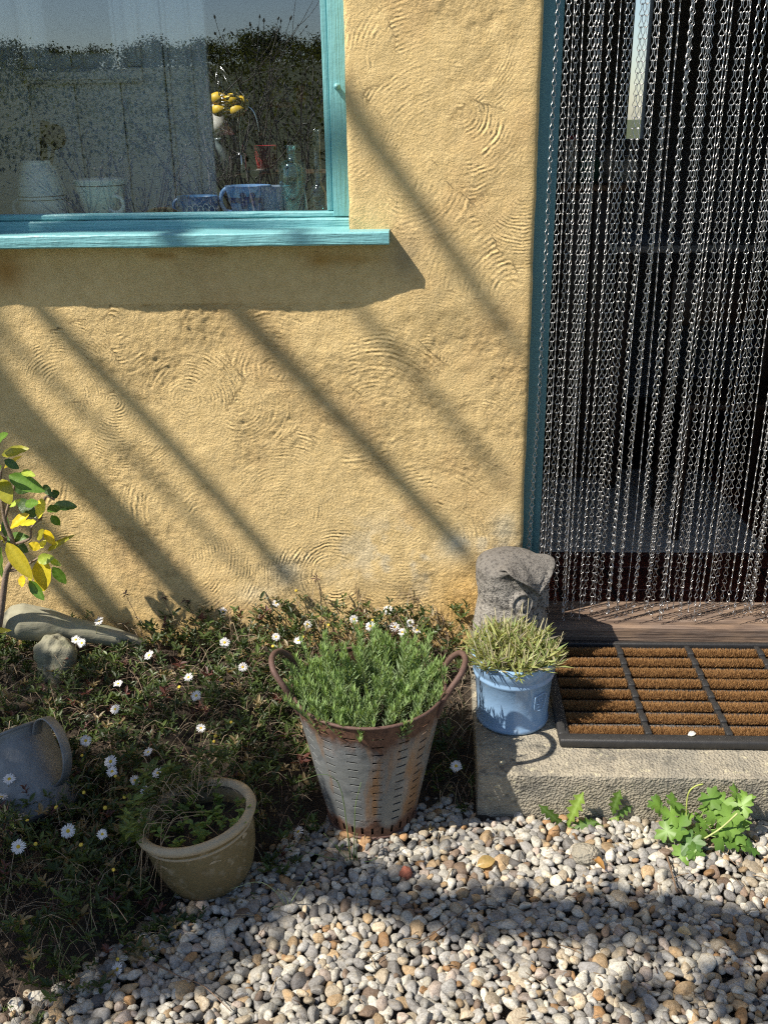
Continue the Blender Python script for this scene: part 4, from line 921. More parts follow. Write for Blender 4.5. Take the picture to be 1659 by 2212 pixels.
for (az, zz_, sz) in ((-62, .105, .013), (-118, .11, .010), (-22, .13, .008)):           # chipped patches showing pale clay
    a_ = R_(az); rr_ = np.interp(zz_, [.07, .125], [.1205, .1275])+.0007; pts = []
    k = 11; gg = np.random.default_rng(int(az+200))
    for q in range(k): an_ = q*2*math.pi/k; rad_ = sz*gg.uniform(.6, 1.1); pts.append((a_+rad_*math.cos(an_)*1.3/rr_, zz_+rad_*math.sin(an_)))
    P = [np.array([np.interp(z_, [.07, .125], [.1205, .1275])*math.cos(x_)*1.008, np.interp(z_, [.07, .125], [.1205, .1275])*math.sin(x_)*1.008, z_]) for x_, z_ in pts]
    P = np.array(P)@np.array(Rt).T+bc; cen = P.mean(0); Vv = np.vstack([P, cen[None]]); b = MB(); b.add(Vv, np.array([(q, (q+1) % k, k) for q in range(k)])); b.build('chip', M_BRIM, bw)
# tin jug
M_TIN = simple('dull_tin', (.185, .19, .19), .5, .3, var=.45, scale=28, bump=.002)
Rj = Matrix.Rotation(R_(-31), 3, 'Y') @ Matrix.Rotation(R_(-30), 3, 'X'); jc = aty(92, 1556, -.66)-np.array(Rj)@np.array([.112, 0, .225])
jg = thing('metal_jug', 'dull galvanised metal jug with a strap handle leaning in the daisies', 'jug', jc)
b = MB(); b.add(*tilted([(.0005, 0), (.105, 0), (.112, .01), (.108, .10), (.102, .20), (.105, .225), (.1085, .226), (.106, .222), (.099, .20), (.104, .10), (.1, .012), (.0005, .01)], 44, jc, Rj)); b.build('body', M_TIN, jg)
b = MB(); b.add(*tilted([(.1075, .222), (.112, .226), (.1075, .231), (.104, .226)], 44, jc, Rj)); b.build('rim', M_TIN, jg)
hp = curve([(.098, 0, .195), (.125, 0, .222), (.158, 0, .215), (.178, 0, .17), (.172, 0, .11), (.145, 0, .07), (.108, 0, .055)], 26)
Rz_ = np.array(Matrix.Rotation(R_(-12), 3, 'Z')); Vh = []
for i, p in enumerate(hp):
    tg = unit(hp[min(i+1, 25)]-hp[max(i-1, 0)]); nn = np.array([tg[2], 0, -tg[0]])
    for wv, tv_ in ((-.016, 0), (-.012, .003), (.012, .003), (.016, 0), (.012, -.002), (-.012, -.002)): Vh.append(p+np.array([0, wv, 0])+nn*tv_)
Vh = (np.array(Vh)@Rz_.T)@np.array(Rj).T+jc; i, j = np.meshgrid(np.arange(25), np.arange(6), indexing='ij'); i = i.ravel(); j = j.ravel(); j2 = (j+1) % 6
b = MB(); b.add(Vh, np.stack([i*6+j, i*6+j2, (i+1)*6+j2, (i+1)*6+j], -1)); b.build('handle', M_TIN, jg)
# boulder and log by the wall
t = T('greenish_stone'); n1_ = t.noise(30, 6, rough=.65); c = t.mix(n1_, (.17, .165, .11), (.34, .32, .24)); c = t.mix(t.math('MULTIPLY', t.ramp(t.noise(9, 4), [(.5, 0.), (.65, 1.)]), .6), c, (.20, .22, .13)); M_BLD = t.out(t.bsdf(c, .95, normal=t.bump(t.noise(120, 5), .004), spec=.15))
sv_, sf_ = ico(5)
p2 = aty(118, 1412, -.22); Pb = sv_*(1+.42*sinnoise(sv_, 3.6, 75)[:, None]+.14*sinnoise(sv_, 9, 76)[:, None])*np.array([.058, .052, .080]); b = MB(); b.add(Pb+np.array([p2[0]-.01, -.20, p2[2]-.025]), sf_)
tag(b.build('boulder', M_BLD), 'pale greenish rock below the bleached log by the wall', 'boulder')
la = aty(8, 1338, -.16); lb_ = aty(322, 1394, -.06)
K = np.linspace(0, 1, 60); path = la+(lb_-la)*K[:, None]+np.stack([0*K, 0*K, .010*np.sin(K*3.1)], -1)
V, F = tube(path, np.interp(K, [0, .04, .12, .3, .45, .7, .9, 1], [.02, .044, .056, .05, .036, .032, .022, .006]), 40); V = V+(.005*sinnoise(V, 35, 8)+.002*sinnoise(V, 110, 9, 8))[:, None]*np.array([0, -1, .7])
t = T('bleached_log'); g1 = t.noise(1.0, 5, t.mapv((5, 55, 55), rot=(0, R_(12), 0))); c = t.mix(g1, (.16, .15, .10), (.42, .40, .29)); c = t.mix(t.math('MULTIPLY', t.ramp(t.noise(10, 4), [(.5, 0.), (.65, 1.)]), .5), c, (.22, .24, .14)); M_LOG = t.out(t.bsdf(c, .9, normal=t.bump(g1, .003)))
b = MB(); b.add(V, F); tag(b.build('driftwood_log', M_LOG), 'thick bleached log tapering along the foot of the wall', 'log')

# ================================================================== GROUND COVER AND DAISIES
g = np.random.default_rng(61)
def inbed(n, x0=-1.5, x1=.11):
    x = g.uniform(x0, x1, n); y = g.uniform(-1.62, -.015, n); d = y-bedline(x)
    m = d > -.10+.08*g.random(n); m &= (np.hypot(x-BC[0], y-BC[1]) > .165+.0*x) & ((np.hypot(x-rc[0], y-rc[1]) > .15) | ((np.hypot(x-rc[0], y-rc[1]) > .10) & (x-rc[0] < -.03) & (g.random(n) < .5))) & (np.hypot(x-jc[0]+.05, y-jc[1]-.05) > .10)
    return x[m], y[m], d[m]
def cover_h(x, y): return (.045+.085*np.clip(fbm(x, y, .22, 15)+.45, 0, 1)+.075*sstep(-.3, -.05, y)*sstep(-1.0, -.5, x))*sstep(-.14, .14, y-bedline(x))
lb = MB(); sb = MB()
x, y, d = inbed(7800); green = fbm(x, y, .25, 25)+.45*sstep(.0, .4, d)-.55*np.exp(-((x+.42)/.14)**2-((y+.62)/.16)**2)-.35*sstep(-.2, .0, x)
m = (g.random(len(x)) < sstep(-.15, .45, green+.5*fbm(x, y, .07, 27))) | (g.random(len(x)) < .10); x, y, d = x[m], y[m], d[m]
n = len(x); z = soil_h(x, y)+cover_h(x, y)*g.random(n)**.55
Vs, Ds, Ls, Cs, Rl = [], [], [], [], []
for i in range(n):
    k = g.integers(5, 10); rosette = g.random(); az0 = g.uniform(0, 6.28); base = lerp((.030, .054, .014), (.115, .165, .042), g.random()**1.4)
    if g.random() < .05: base = np.array((.13, .05, .04))
    if g.random() < .10: base = np.array((.26, .20, .10))
    stem = unit(np.array([g.normal(0, .5), g.normal(0, .5)-.15, 1.])); L0 = g.uniform(.011, .031)
    for q in range(k):
        az = az0+q*2.4; Vs.append(np.array([x[i], y[i], z[i]])+stem*(q*.0035)); Ds.append(np.array([math.cos(az), math.sin(az), g.uniform(.05, .9)])+stem*.35); Ls.append(L0*g.uniform(.6, 1.1)); Cs.append(base*g.uniform(.75, 1.2))
for i in range(75):                                                    # shoots leaning over the back of the bowl
    a_ = g.uniform(1.35, 3.9); q0 = rc+np.array([math.cos(a_), math.sin(a_), 0])*g.uniform(.115, .165)+[0, 0, g.uniform(-.05, .045)]; base = lerp((.05, .085, .02), (.17, .23, .06), g.random())
    for q in range(8): az = q*2.4+i; Vs.append(q0+[0, 0, q*.003]); Ds.append(np.array([math.cos(az), math.sin(az), g.uniform(.1, .8)])); Ls.append(g.uniform(.014, .03)); Cs.append(base*g.uniform(.75, 1.2))
Vs = np.array(Vs); Ls = np.array(Ls); nL = len(Vs)
V, F = inst(leaf6*np.array([1, .38, .8]), leaf6F, frames(np.array(Ds), g.normal(0, .35, nL)), Vs, np.stack([Ls]*3, -1)); lb.add(V, F, percol(np.array(Cs), 9))
gc = lb.build('ground_cover', M_LEAF, smooth=False); tag(gc, 'low leafy green daisy foliage covering the bed along the wall', 'foliage', kind='stuff')
x, y, d = inbed(3000); n = len(x)
tv_, tf_ = None, None
for i in range(n):
    z0 = soil_h(x[i], y[i])+.01*g.random(); L = g.uniform(.05, .16)*(.55 if d[i] < .1 else 1); az = g.uniform(0, 6.283); hh = cover_h(x[i], y[i])*g.uniform(.3, 1.25)+.01
    dx = np.array([math.cos(az), math.sin(az), 0])*L; side = np.array([-dx[1], dx[0], 0])*g.normal(0, .35)
    K = np.linspace(0, 1, 6)[:, None]; pth = np.array([x[i], y[i], z0])+dx*K+side*K*K+np.array([0, 0, 1.])*hh*np.sin(K*g.uniform(1.6, 3.1))
    pth[:, 1] = np.minimum(pth[:, 1], -.012)
    c = lerp((.14, .07, .05), (.55, .44, .30), g.random()) if g.random() < .8 else np.array((.14, .17, .06))
    sb.add(*tube(pth, g.uniform(.0004, .0008), 3, False), c)
x, y, d = inbed(2600); m = d < .45; x, y, d = x[m], y[m], d[m]; n = len(x)      # dead leaves and litter
Dd = np.stack([g.normal(size=n), g.normal(size=n), g.normal(0, .3, n)], -1); V, F = inst(leaf4*np.array([1, .5, 1.2]), leaf4F, frames(Dd, g.normal(0, .6, n)), np.stack([x, y, soil_h(x, y)+.004+.02*g.random(n)], -1), np.repeat(g.uniform(.008, .02, n)[:, None], 3, 1))
sb.add(V, F, percol(lerp((.07, .04, .025), (.32, .21, .12), g.random((n, 1))), 5))
for i in range(70):                                                    # straw arching over the back of the bowl
    a_ = g.uniform(1.2, 4.2); p0 = np.array([rc[0]+.15*math.cos(a_)+g.normal(0, .02), rc[1]+.15*math.sin(a_)+g.normal(0, .02), .06]); e = rc+np.array([.11*math.cos(a_+g.normal(0, .5))*g.uniform(.2, 1.1), .11*math.sin(a_)*g.uniform(.2, 1.1), g.uniform(-.01, .05)])
    sb.add(*tube(curve([p0, (p0+e)/2+[0, 0, g.uniform(.05, .10)], e], 7), .0008, 3, False), lerp((.2, .12, .07), (.55, .42, .26), g.random()))
for i in range(260):                                                   # bits of straw and dead leaf blown onto the pebbles
    xx, yy = g.uniform(-.9, 1.1), g.uniform(-1.6, -.72)
    if yy > bedline(xx): continue
    d_ = unit(np.array([g.normal(), g.normal(), .12])); L = g.uniform(.012, .05); p0 = np.array([xx, yy, .010]); sb.add(*tube([p0, p0+d_*L*.5+[0, 0, .003], p0+d_*L], g.uniform(.0006, .0013), 3, False), lerp((.10, .06, .04), (.42, .31, .18), g.random()))
tag(sb.build('dry_stems', M_STEMG), 'tangle of dry brown stems and dead leaves in the bed', 'dry stems', kind='stuff')

M_PETAL = T('white_petal'); M_PETAL = M_PETAL.out(M_PETAL.n('ShaderNodeMixShader', {0: .3, 1: M_PETAL.bsdf(M_PETAL.mix(M_PETAL.noise(200), (.78, .77, .76), (.86, .85, .85)), .6), 2: M_PETAL.n('ShaderNodeBsdfTranslucent', {'Color': (.85, .82, .82)}).outputs[0]}).outputs[0])
M_DISC = simple('yellow_disc', (.62, .42, .02), .8, var=.35, scale=600, bump=.001)
M_SPENT = simple('spent_disc', (.66, .48, .06), .8, var=.4, scale=400, bump=.001)
pt = np.array([(.26, -.05, .05), (.26, .05, .05), (.65, -.085, .10), (.65, .085, .10), (.97, -.055, .06), (.97, .055, .06), (1.03, 0, .05)]); pF = [np.array([(0, 2, 3, 1), (2, 4, 5, 3)]), np.array([(4, 6, 5)])]
def petals(npet, seed):
    gg = np.random.default_rng(seed); an_ = np.arange(npet)*2*math.pi/npet+gg.normal(0, .05, npet); m = MB()
    dd = np.stack([np.cos(an_), np.sin(an_), gg.normal(.05, .12, npet)], -1); V, F = inst(pt, pF, frames(dd), np.zeros((npet, 3)), np.stack([gg.uniform(.85, 1.05, npet)]+[np.full(npet, 1.0)]*2, -1)); m.add(V, F); return m
pmesh = []
for q in range(4): o = petals(26+2*q, q).build('petals', M_PETAL, smooth=False); pmesh.append(o.data); bpy.data.objects.remove(o)
o = MB().add(*lathe([(.0005, .17), (.12, .16), (.24, .11), (.31, .04), (.31, -.02), (.2, -.09), (.0005, -.11)], 12)).build('disc', M_DISC); dmesh = o.data; bpy.data.objects.remove(o)
o = MB().add(*lathe([(.0005, .20), (.2, .22), (.36, .18), (.44, .05), (.40, -.1), (.2, -.2), (.0005, -.22)], 12)).build('disc', M_SPENT); smesh = o.data; bpy.data.objects.remove(o)
def hit(u, v, up):
    d_ = ray(u, v)
    for s in np.arange(1.6, 3.4, .006):
        p = CAM+d_*s
        if p[1] > -.03 or p[2] < soil_h(p[0], p[1])+max(.015, up*(.25+.75*float(sstep(-.05, .15, p[1]-bedline(p[0]))))): return p
    return p
white = [(597, 1303), (482, 1321), (765, 1338), (800, 1353), (665, 1349), (645, 1384), (597, 1376), (886, 1346), (869, 1366), (901, 1361), (853, 1355), (838, 1318), (178, 1389), (165, 1382), (323, 1416), (525, 1441), (425, 1503), (408, 1463), (435, 1573), (250, 1532), (256, 1477), (186, 1600), (321, 1625), (240, 1645), (243, 1667), (342, 1670), (315, 1709), (292, 1686), (21, 1683), (80, 1667), (4, 1722), (148, 1795), (222, 1802), (41, 1829), (255, 2094), (645, 1797), (985, 1655), (486, 1388), (215, 1342), (660, 1500)]
spent = [(502, 1477), (478, 1469), (388, 1484), (640, 1276), (655, 1376), (178, 1632), (80, 1641), (176, 1825), (78, 1823), (60, 1772), (255, 2072), (372, 1856), (246, 1879), (463, 1602), (466, 1590), (228, 1745), (270, 1722), (250, 1677), (182, 1712), (122, 1744), (500, 1560), (590, 1396), (710, 1350), (805, 1340), (925, 1350)]
def stemcol(): return lerp((.16, .17, .06), (.30, .22, .12), random.random())
gd = np.random.default_rng(71)
for q, (u, v) in enumerate(white+spent):
    w = q < len(white); p = hit(u, v, gd.uniform(.115, .165) if w else gd.uniform(.11, .155)); gx_, gy_ = p[0]+gd.normal(0, .03), p[1]+abs(gd.normal(0, .02))-.01
    gy_ = min(gy_, -.02); base = np.array([gx_, gy_, float(soil_h(gx_, gy_))])
    if w: o = thing('daisy', 'small white daisy with a yellow centre standing up from the bed', 'daisy', base, 'open white daisies in the bed')
    else: o = thing('spent_daisy', 'spent daisy head reduced to its yellow button in the bed', 'daisy', base, 'spent daisies in the bed')
    m = MB(); mid = (base+p)/2+np.array([gd.normal(0, .012), gd.normal(0, .008), .01]); m.add(*tube(curve([base, mid, p], 8), .0007, 4, False), stemcol()); m.build('stem', M_STEMG, o)
    nrm = unit(np.array([gd.normal(0, .3), -.55+gd.normal(0, .25), .75])); r = (.0152 if w else .0115)*gd.uniform(.85, 1.12)
    e = Vector(nrm).to_track_quat('Z', 'Y').to_euler(); loc = Vector(p)-o.location
    if w: put('petals', pmesh[q % 4], o, loc, e, (r, r, r))
    put('disc', dmesh if w else smesh, o, loc, e, (r*(1 if w else .9),)*3)

# ---- weeds in the bowl
g = np.random.default_rng(81); wd = thing('bowl_weeds', 'small green weeds and dry stalks growing in the buff bowl', 'weeds', bc+np.array([0, 0, .13])); lb = MB(); sb = MB()
for i in range(44):
    r = .1*math.sqrt(g.random()); th = g.uniform(0, 6.283); p0 = bc+np.array(Rt)@np.array([r*math.cos(th), r*math.sin(th), .125]); h = g.uniform(.02, .075); d = unit(np.array([g.normal(0, .4), g.normal(0, .4), 1.]))
    grn = g.random() < .62; cc = lerp((.08, .13, .03), (.20, .30, .07), g.random()) if grn else np.array((.38, .25, .13)); sb.add(*tube([p0, p0+d*h*.6, p0+d*h], .0009, 4, False), cc*1.1)
    if grn:
        k = 10; Dd = np.stack([g.normal(size=k), g.normal(size=k), g.uniform(.0, .8, k)], -1); V, F = inst(leaf6*np.array([1, .55, .8]), leaf6F, frames(Dd, g.normal(0, .3, k)), p0+d*h*g.uniform(.3, 1, (k, 1)), np.repeat(g.uniform(.012, .024, k)[:, None], 3, 1)); lb.add(V, F, percol(np.repeat(cc[None], k, 0)*g.uniform(.8, 1.2, (k, 1)), 9))
sb.build('stems', M_STEMG, wd); tag(lb.build('leaves', M_LEAF, wd, smooth=False), kind='stuff')

# ================================================================== RHODODENDRON
def bigleaf(base, tip, width, nrm, cup=.18, droop=.1, shape=1.0, ns_=9):
    base = np.asarray(base, float); tip = np.asarray(tip, float); ax = tip-base; L = np.linalg.norm(ax); ax = ax/L
    nrm = unit(np.asarray(nrm, float)-ax*np.dot(nrm, ax)); sd_ = np.cross(nrm, ax); V = []
    for s in np.linspace(0, 1, ns_):
        w = width*.5*math.sin(math.pi*min(1, s**.85*.97+.015))**.75*shape; c = base+ax*L*s-nrm*droop*L*(s-.5)**2*2
        for q in (-1, -.5, 0, .5, 1): V.append(c+sd_*w*q+nrm*(cup*w*abs(q)**1.5+.0015*math.sin(s*19)*abs(q)))
    i, j = np.meshgrid(np.arange(ns_-1), np.arange(4), indexing='ij'); i = i.ravel(); j = j.ravel()
    return np.array(V), np.stack([i*5+j, (i+1)*5+j, (i+1)*5+j+1, i*5+j+1], -1)
t = T('rhododendron_leaf'); c = t.attr('Col'); c2 = t.mix(t.math('MULTIPLY', t.ramp(t.noise(110, 5), [(.42, 0.), (.62, 1.)]), .45), c, t.mix(1.0, c, (.55, .62, .4), 'MULTIPLY'))
bs = t.bsdf(c2, .33, normal=t.bump(t.noise(130, 3), .0007), spec=.5); trn = t.n('ShaderNodeBsdfTranslucent', {'Color': t.mix(1.0, c2, (1.4, 1.4, .6), 'MULTIPLY')}).outputs[0]
M_RH = t.out(t.n('ShaderNodeMixShader', {0: .32, 1: bs, 2: trn}).outputs[0])
M_BARK = simple('shrub_bark', (.22, .16, .12), .85, var=.4, scale=60, bump=.002)
zc = lambda a, c: (a*.18614, 916.2+c*.18614)
RH = [(-70, 230, 100, 110, 110, 'g'), (20, 350, 335, 280, 115, 'o'), (45, 505, 250, 360, 55, 'y'), (60, 415, 228, 515, 85, 'd'), (250, 545, 408, 598, 75, 'l'), (105, 592, 522, 782, 160, 'g'), (20, 640, 120, 930, 175, 'o'), (0, 830, 50, 660, 85, 'y'), (170, 715, 345, 780, 120, 'd'), (505, 700, 605, 835, 75, 'd'), (600, 835, 695, 790, 95, 'd'), (500, 862, 458, 1095, 130, 'b'), (690, 955, 555, 1015, 115, 'g'), (640, 935, 908, 965, 105, 'd'), (600, 1060, 702, 1178, 85, 'g'), (338, 1045, 122, 1205, 125, 'y'), (422, 1128, 235, 1172, 85, 'b'), (85, 1075, 62, 1312, 92, 'd'), (68, 1335, 352, 1325, 140, 'g'), (130, 1362, 335, 1485, 110, 'd'), (82, 1378, 378, 1795, 160, 'Y'), (0, 1430, 35, 1865, 140, 'g'), (468, 1445, 338, 1385, 95, 'y'), (470, 1440, 545, 1345, 92, 'b'), (535, 1475, 852, 1285, 60, 'o'), (438, 1575, 632, 1548, 115, 'l'), (520, 1555, 498, 1942, 235, 'Y'), (622, 1655, 772, 1852, 125, 'g'), (350, 1815, 520, 2042, 120, 'g'), (372, 1690, 345, 1855, 60, 'b'), (272, 1755, 262, 1892, 95, 'y'), (575, 1560, 716, 1645, 65, 'l'), (440, 1330, 520, 1225, 95, 'o'), (522, 1228, 642, 1405, 90, 'y'), (245, 878, 115, 960, 55, 'l'), (300, 925, 455, 915, 95, 'g'), (222, 872, 425, 1082, 135, 'd'), (-40, 1110, 12, 1240, 60, 'b'), (-120, 2390, 135, 2395, 60, 'Y'), (-80, 700, 20, 480, 110, 'g'), (-100, 1000, 0, 880, 110, 'l'), (-60, 1180, 60, 1380, 110, 'o')]
RC = {'g': (.11, .22, .03), 'd': (.06, .13, .03), 'o': (.38, .36, .03), 'y': (.80, .60, .02), 'b': (.86, .78, .06), 'l': (.42, .52, .08), 'Y': (.56, .46, .03)}
g = np.random.default_rng(91); rb = aty(12, 1350, -.2)
rh = thing('rhododendron', 'rhododendron shrub with green and yellowing leaves in front of the wall', 'shrub', (rb[0], -.2, .09))
for (a0, b0, a1, b1, w, k) in RH:
    y0 = -.235+g.uniform(-.05, .05)+(.04 if k in 'd' else -.01); y1 = y0-g.uniform(-.02, .05)
    p0 = aty(*zc(a0, b0), y0); p1 = aty(*zc(a1, b1), y1); wd_ = w*.18614*(y0-CAM[1])/FPX*1.3
    V, F = bigleaf(p0, p1, wd_, np.array([g.normal(-.4, .25), -.9+g.normal(0, .2), .7+g.normal(0, .25)]), g.uniform(.05, .3), g.uniform(-.05, .14))
    cc = np.array(RC[k])*g.uniform(.85, 1.15); cv = np.tile(cc, (len(V), 1)); mid = np.arange(len(V)) % 5 == 2; cv[mid] = cv[mid]*1.1+.05*np.array([.6, .6, .25]); b = MB(); b.add(V, F, cv); b.build('leaf', M_RH, rh)
def zy(a, c, y=-.21): return aty(*zc(a, c), y)
b = MB(); b.add(*tube(curve([zy(-20, 2420), zy(25, 2130), zy(80, 1720), zy(160, 1560), zy(150, 1350), zy(60, 1100), zy(10, 700), zy(20, 520)], 30), np.linspace(.011, .004, 30), 8)); b.build('trunk', M_BARK, rh)
for pts in ([(90, 1700), (230, 1680), (440, 1560), (520, 1500)], [(150, 1400), (350, 1330), (370, 1200), (470, 1110)], [(60, 1100), (180, 700), (250, 560)], [(470, 1110), (530, 850), (640, 880)], [(20, 2060), (-90, 1800), (-160, 1300)], [(30, 1350), (75, 1330), (-60, 1250)]):
    b = MB(); b.add(*tube(curve([zy(*q) for q in pts], 14), np.linspace(.005, .0022, 14), 6)); b.build('branch', M_BARK, rh)
lb = MB()                                                           # the rest of the shrub, left of the view
P = np.stack([g.uniform(-2.3, -1.6, 60), g.uniform(-.6, -.1, 60), g.uniform(.2, .6, 60)], -1)
for p in P:
    d = unit(np.array([g.normal(), g.normal(), g.normal(-.2, .5)])); V, F = bigleaf(p, p+d*g.uniform(.07, .12), .038, np.array([g.normal(0, .4), g.normal(-.3, .4), 1.]), .15, .1); lb.add(V, F, np.array(RC['gdoly'[g.integers(5)]]))
tag(lb.build('leaves', M_RH, rh), kind='stuff')
b = MB()
for q in range(7): b.add(*tube(curve([(-1.7+g.normal(0, .05), -.35, .08), (-1.75+g.normal(0, .15), -.38+g.normal(0, .05), .35), (-1.8+g.normal(0, .25), -.4+g.normal(0, .1), .65)], 10), np.linspace(.008, .002, 10), 6))
b.build('rear_branches', M_BARK, rh)

# ================================================================== WEEDS AT THE STEP
def dandelion(name, label, px, leaves, seed):
    g = np.random.default_rng(seed); c = atz(px[0], px[1], .0); o = thing(name, label, 'weed', (c[0], c[1], -.005))
    for (u0, v0, u1, v1, w, kind) in leaves:
        yb = c[1]+.008; p0 = aty(u0, v0, yb); p1 = aty(u1, v1, yb-g.uniform(-.01, .02)); p0[2] = max(p0[2], -.002); p1[2] = max(p1[2], .006)
        V, F = bigleaf(p0, p1, w*.00158, np.array([g.normal(0, .3), -1, .7]), .25, .08, 1, 17)
        k = np.arange(17); tooth = np.where(k % 3 == 1, 1.15, np.where(k % 3 == 2, .75, .45))*np.interp(k, [0, 6, 13, 16], [.3, .6, 1, .9])
        Vr = V.reshape(17, 5, 3); mid = Vr[:, 2:3]; Vr = mid+(Vr-mid)*tooth[:, None, None]; b = MB(); cc = np.array(dict(g=(.10, .19, .03), l=(.20, .31, .05), r=(.22, .10, .05))[kind]); cv = np.tile(cc, (85, 1)); cv[2::5] = cc*1.3+.05
        b.add(Vr.reshape(-1, 3), F, cv); b.build('leaf', M_LEAF, o)
    return o
dandelion('dandelion', 'ragged toothed dandelion with an upright leaf at the foot of the step', (1225, 1790), [(1224, 1786, 1258, 1712, 34, 'l'), (1222, 1788, 1165, 1740, 24, 'g'), (1226, 1790, 1232, 1808, 22, 'l'), (1228, 1786, 1305, 1800, 20, 'g'), (1220, 1790, 1195, 1795, 18, 'g'), (1226, 1786, 1290, 1775, 26, 'g')], 3)
dandelion('dandelion', 'small dark dandelion between the other weeds at the step', (1318, 1770), [(1318, 1768, 1338, 1708, 26, 'g'), (1320, 1772, 1364, 1742, 22, 'g'), (1318, 1776, 1345, 1790, 24, 'g'), (1310, 1800, 1330, 1845, 34, 'l'), (1316, 1775, 1285, 1800, 20, 'r')], 5)
cg = thing('columbine', 'clump of fresh green lobed columbine leaves at the step', 'weed', (*atz(1500, 1800)[:2], 0)); g = np.random.default_rng(95)
def lobed(c, nrm, R, cc, spin):
    """three fan leaflets, each with rounded lobes"""
    nrm = unit(nrm); u = unit(np.cross(nrm, [.3, .2, 1.])); w = np.cross(nrm, u); V = [c]; F = []; ring = []
    for q in range(42):
        a_ = q*2*math.pi/42; leaflet = abs(math.cos(1.5*a_))**.45; lobe = 1+.16*math.cos(9*a_+.2); r = R*(.30+.70*leaflet)*lobe
        V.append(c+(u*math.cos(a_+spin)+w*math.sin(a_+spin))*r+nrm*(.14*r*math.cos(3*a_)+g.normal(0, .0006)))
    F = np.array([(0, 1+q, 1+(q+1) % 42) for q in range(42)]); return np.array(V), F, np.vstack([[np.array(cc)*1.35]]+[np.array(cc)]*42)
cl = [(1425, 1745, 24), (1455, 1733, 24), (1450, 1760, 26), (1462, 1785, 36), (1440, 1795, 28), (1490, 1820, 30), (1475, 1850, 26), (1535, 1725, 26), (1560, 1735, 28), (1590, 1715, 22), (1545, 1760, 26), (1575, 1765, 28), (1603, 1740, 26), (1598, 1770, 26), (1590, 1800, 26), (1560, 1812, 30), (1595, 1818, 26), (1620, 1832, 20), (1520, 1775, 24), (1510, 1800, 22), (1480, 1765, 20), (1570, 1790, 24), (1415, 1735, 18), (1612, 1722, 18), (1500, 1840, 20), (1530, 1745, 22)]
root = np.array([*atz(1490, 1815)[:2], 0])
for (u, v, r) in cl:
    yy = np.interp(v, [1710, 1850], [-.72, -.835])+g.uniform(-.012, .012); p = aty(u, v, yy); p[2] = max(p[2], .012)
    cc = lerp((.07, .16, .03), (.19, .33, .06), g.random()); V, F, cv = lobed(p, np.array([g.normal(0, .35), -.55+g.normal(0, .3), .9]), r*.00112, cc, g.uniform(0, 6)); b = MB(); b.add(V, F, cv); b.build('leaf', M_LEAF, cg)
    b = MB(); b.add(*tube(curve([root+np.array([g.normal(0, .03), g.normal(0, .012), 0]), (root+p)/2+[0, 0, .012], p], 8), .0010, 4, False), np.array([.24, .33, .09])); b.build('stalk', M_STEMG, cg)
b = MB(); yy = -.765; b.add(*tube(curve([aty(1483, 1800, yy), aty(1482, 1745, yy), aty(1487, 1712, yy), aty(1502, 1698, yy), aty(1518, 1694, yy)], 14), .0019, 6), np.array([.42, .48, .12])); b.build('bent_stalk', M_STEMG, cg)
b = MB(); b.add(*tube(curve([aty(1515, 1815, -.80), aty(1555, 1790, -.80), aty(1592, 1757, -.80)], 10), .0022, 6), np.array([.45, .5, .2])); b.build('bud_stalk', M_STEMG, cg)
# grass blades by the bucket and bowl
gb_ = thing('grass_tuft', 'few thin green grass blades in front of the olive bucket', 'grass', (*atz(770, 1880)[:2], 0)); g = np.random.default_rng(97)
for pts in ([(765, 1880), (766, 1800), (768, 1740), (780, 1690)], [(758, 1880), (750, 1790), (735, 1700), (700, 1672), (640, 1690)], [(772, 1885), (770, 1830), (772, 1800)], [(740, 1890), (700, 1850), (660, 1840)], [(750, 1885), (745, 1850), (700, 1800)], [(780, 1890), (800, 1860), (815, 1852)]):
    q = [aty(u, v, -.86-.012*i) for i, (u, v) in enumerate(pts)]; q[0][2] = 0; P = curve(q, 12); b = MB(); b.add(*tube(P, np.linspace(.0016, .0005, 12), 4), np.array([.16, .24, .08])); b.build('blade', M_STEMG, gb_)
gb_ = thing('grass_tuft', 'pale grass blades on the gravel beside the buff bowl', 'grass', (*atz(625, 1985)[:2], 0))
for pts in ([(620, 1990), (600, 1930), (560, 1905), (500, 1920)], [(625, 1990), (640, 1930), (690, 1850)], [(622, 1990), (590, 1960), (580, 1990)], [(625, 1990), (620, 1940), (600, 1920)]):
    q = [aty(u, v, -1.01-.01*i) for i, (u, v) in enumerate(pts)]; q[0][2] = 0; P = curve(q, 12); b = MB(); b.add(*tube(P, np.linspace(.0014, .0005, 12), 4), np.array([.25, .32, .16])); b.build('blade', M_STEMG, gb_)
# bits and pieces
def chunk(name, label, cat, px, sz, mat, seed, z=.008, rough=.16):
    p = atz(px[0], px[1], z); V = sv_*(1+rough*sinnoise(sv_, 3, seed)[:, None]+rough*.5*sinnoise(sv_, 9, seed+1)[:, None])*np.array(sz); b = MB(); b.add(V+p, sf_); return tag(b.build(name, mat), label, cat)
chunk('concrete_lump', 'rough pitted lump of old concrete among the pebbles', 'rubble', (1265, 1845), (.036, .03, .028), M_CONC, 5, .012)
chunk('brick_shard', 'small red brick fragment lying in the gravel', 'brick', (876, 1888), (.016, .014, .020), simple('red_brick', (.30, .10, .06), .9, bump=.003), 9, .01, .2)
def litter(name, label, cat, px, L, W, col, z, az, seed):
    g = np.random.default_rng(seed); p = atz(px[0], px[1], z); d = np.array([math.cos(az), math.sin(az), .15]); V, F = bigleaf(p-d*L/2, p+d*L/2, W, np.array([.3, -.5, 1.]), .5, .25); b = MB(); b.add(V, F, np.array(col)); return tag(b.build(name, M_RH), label, cat)
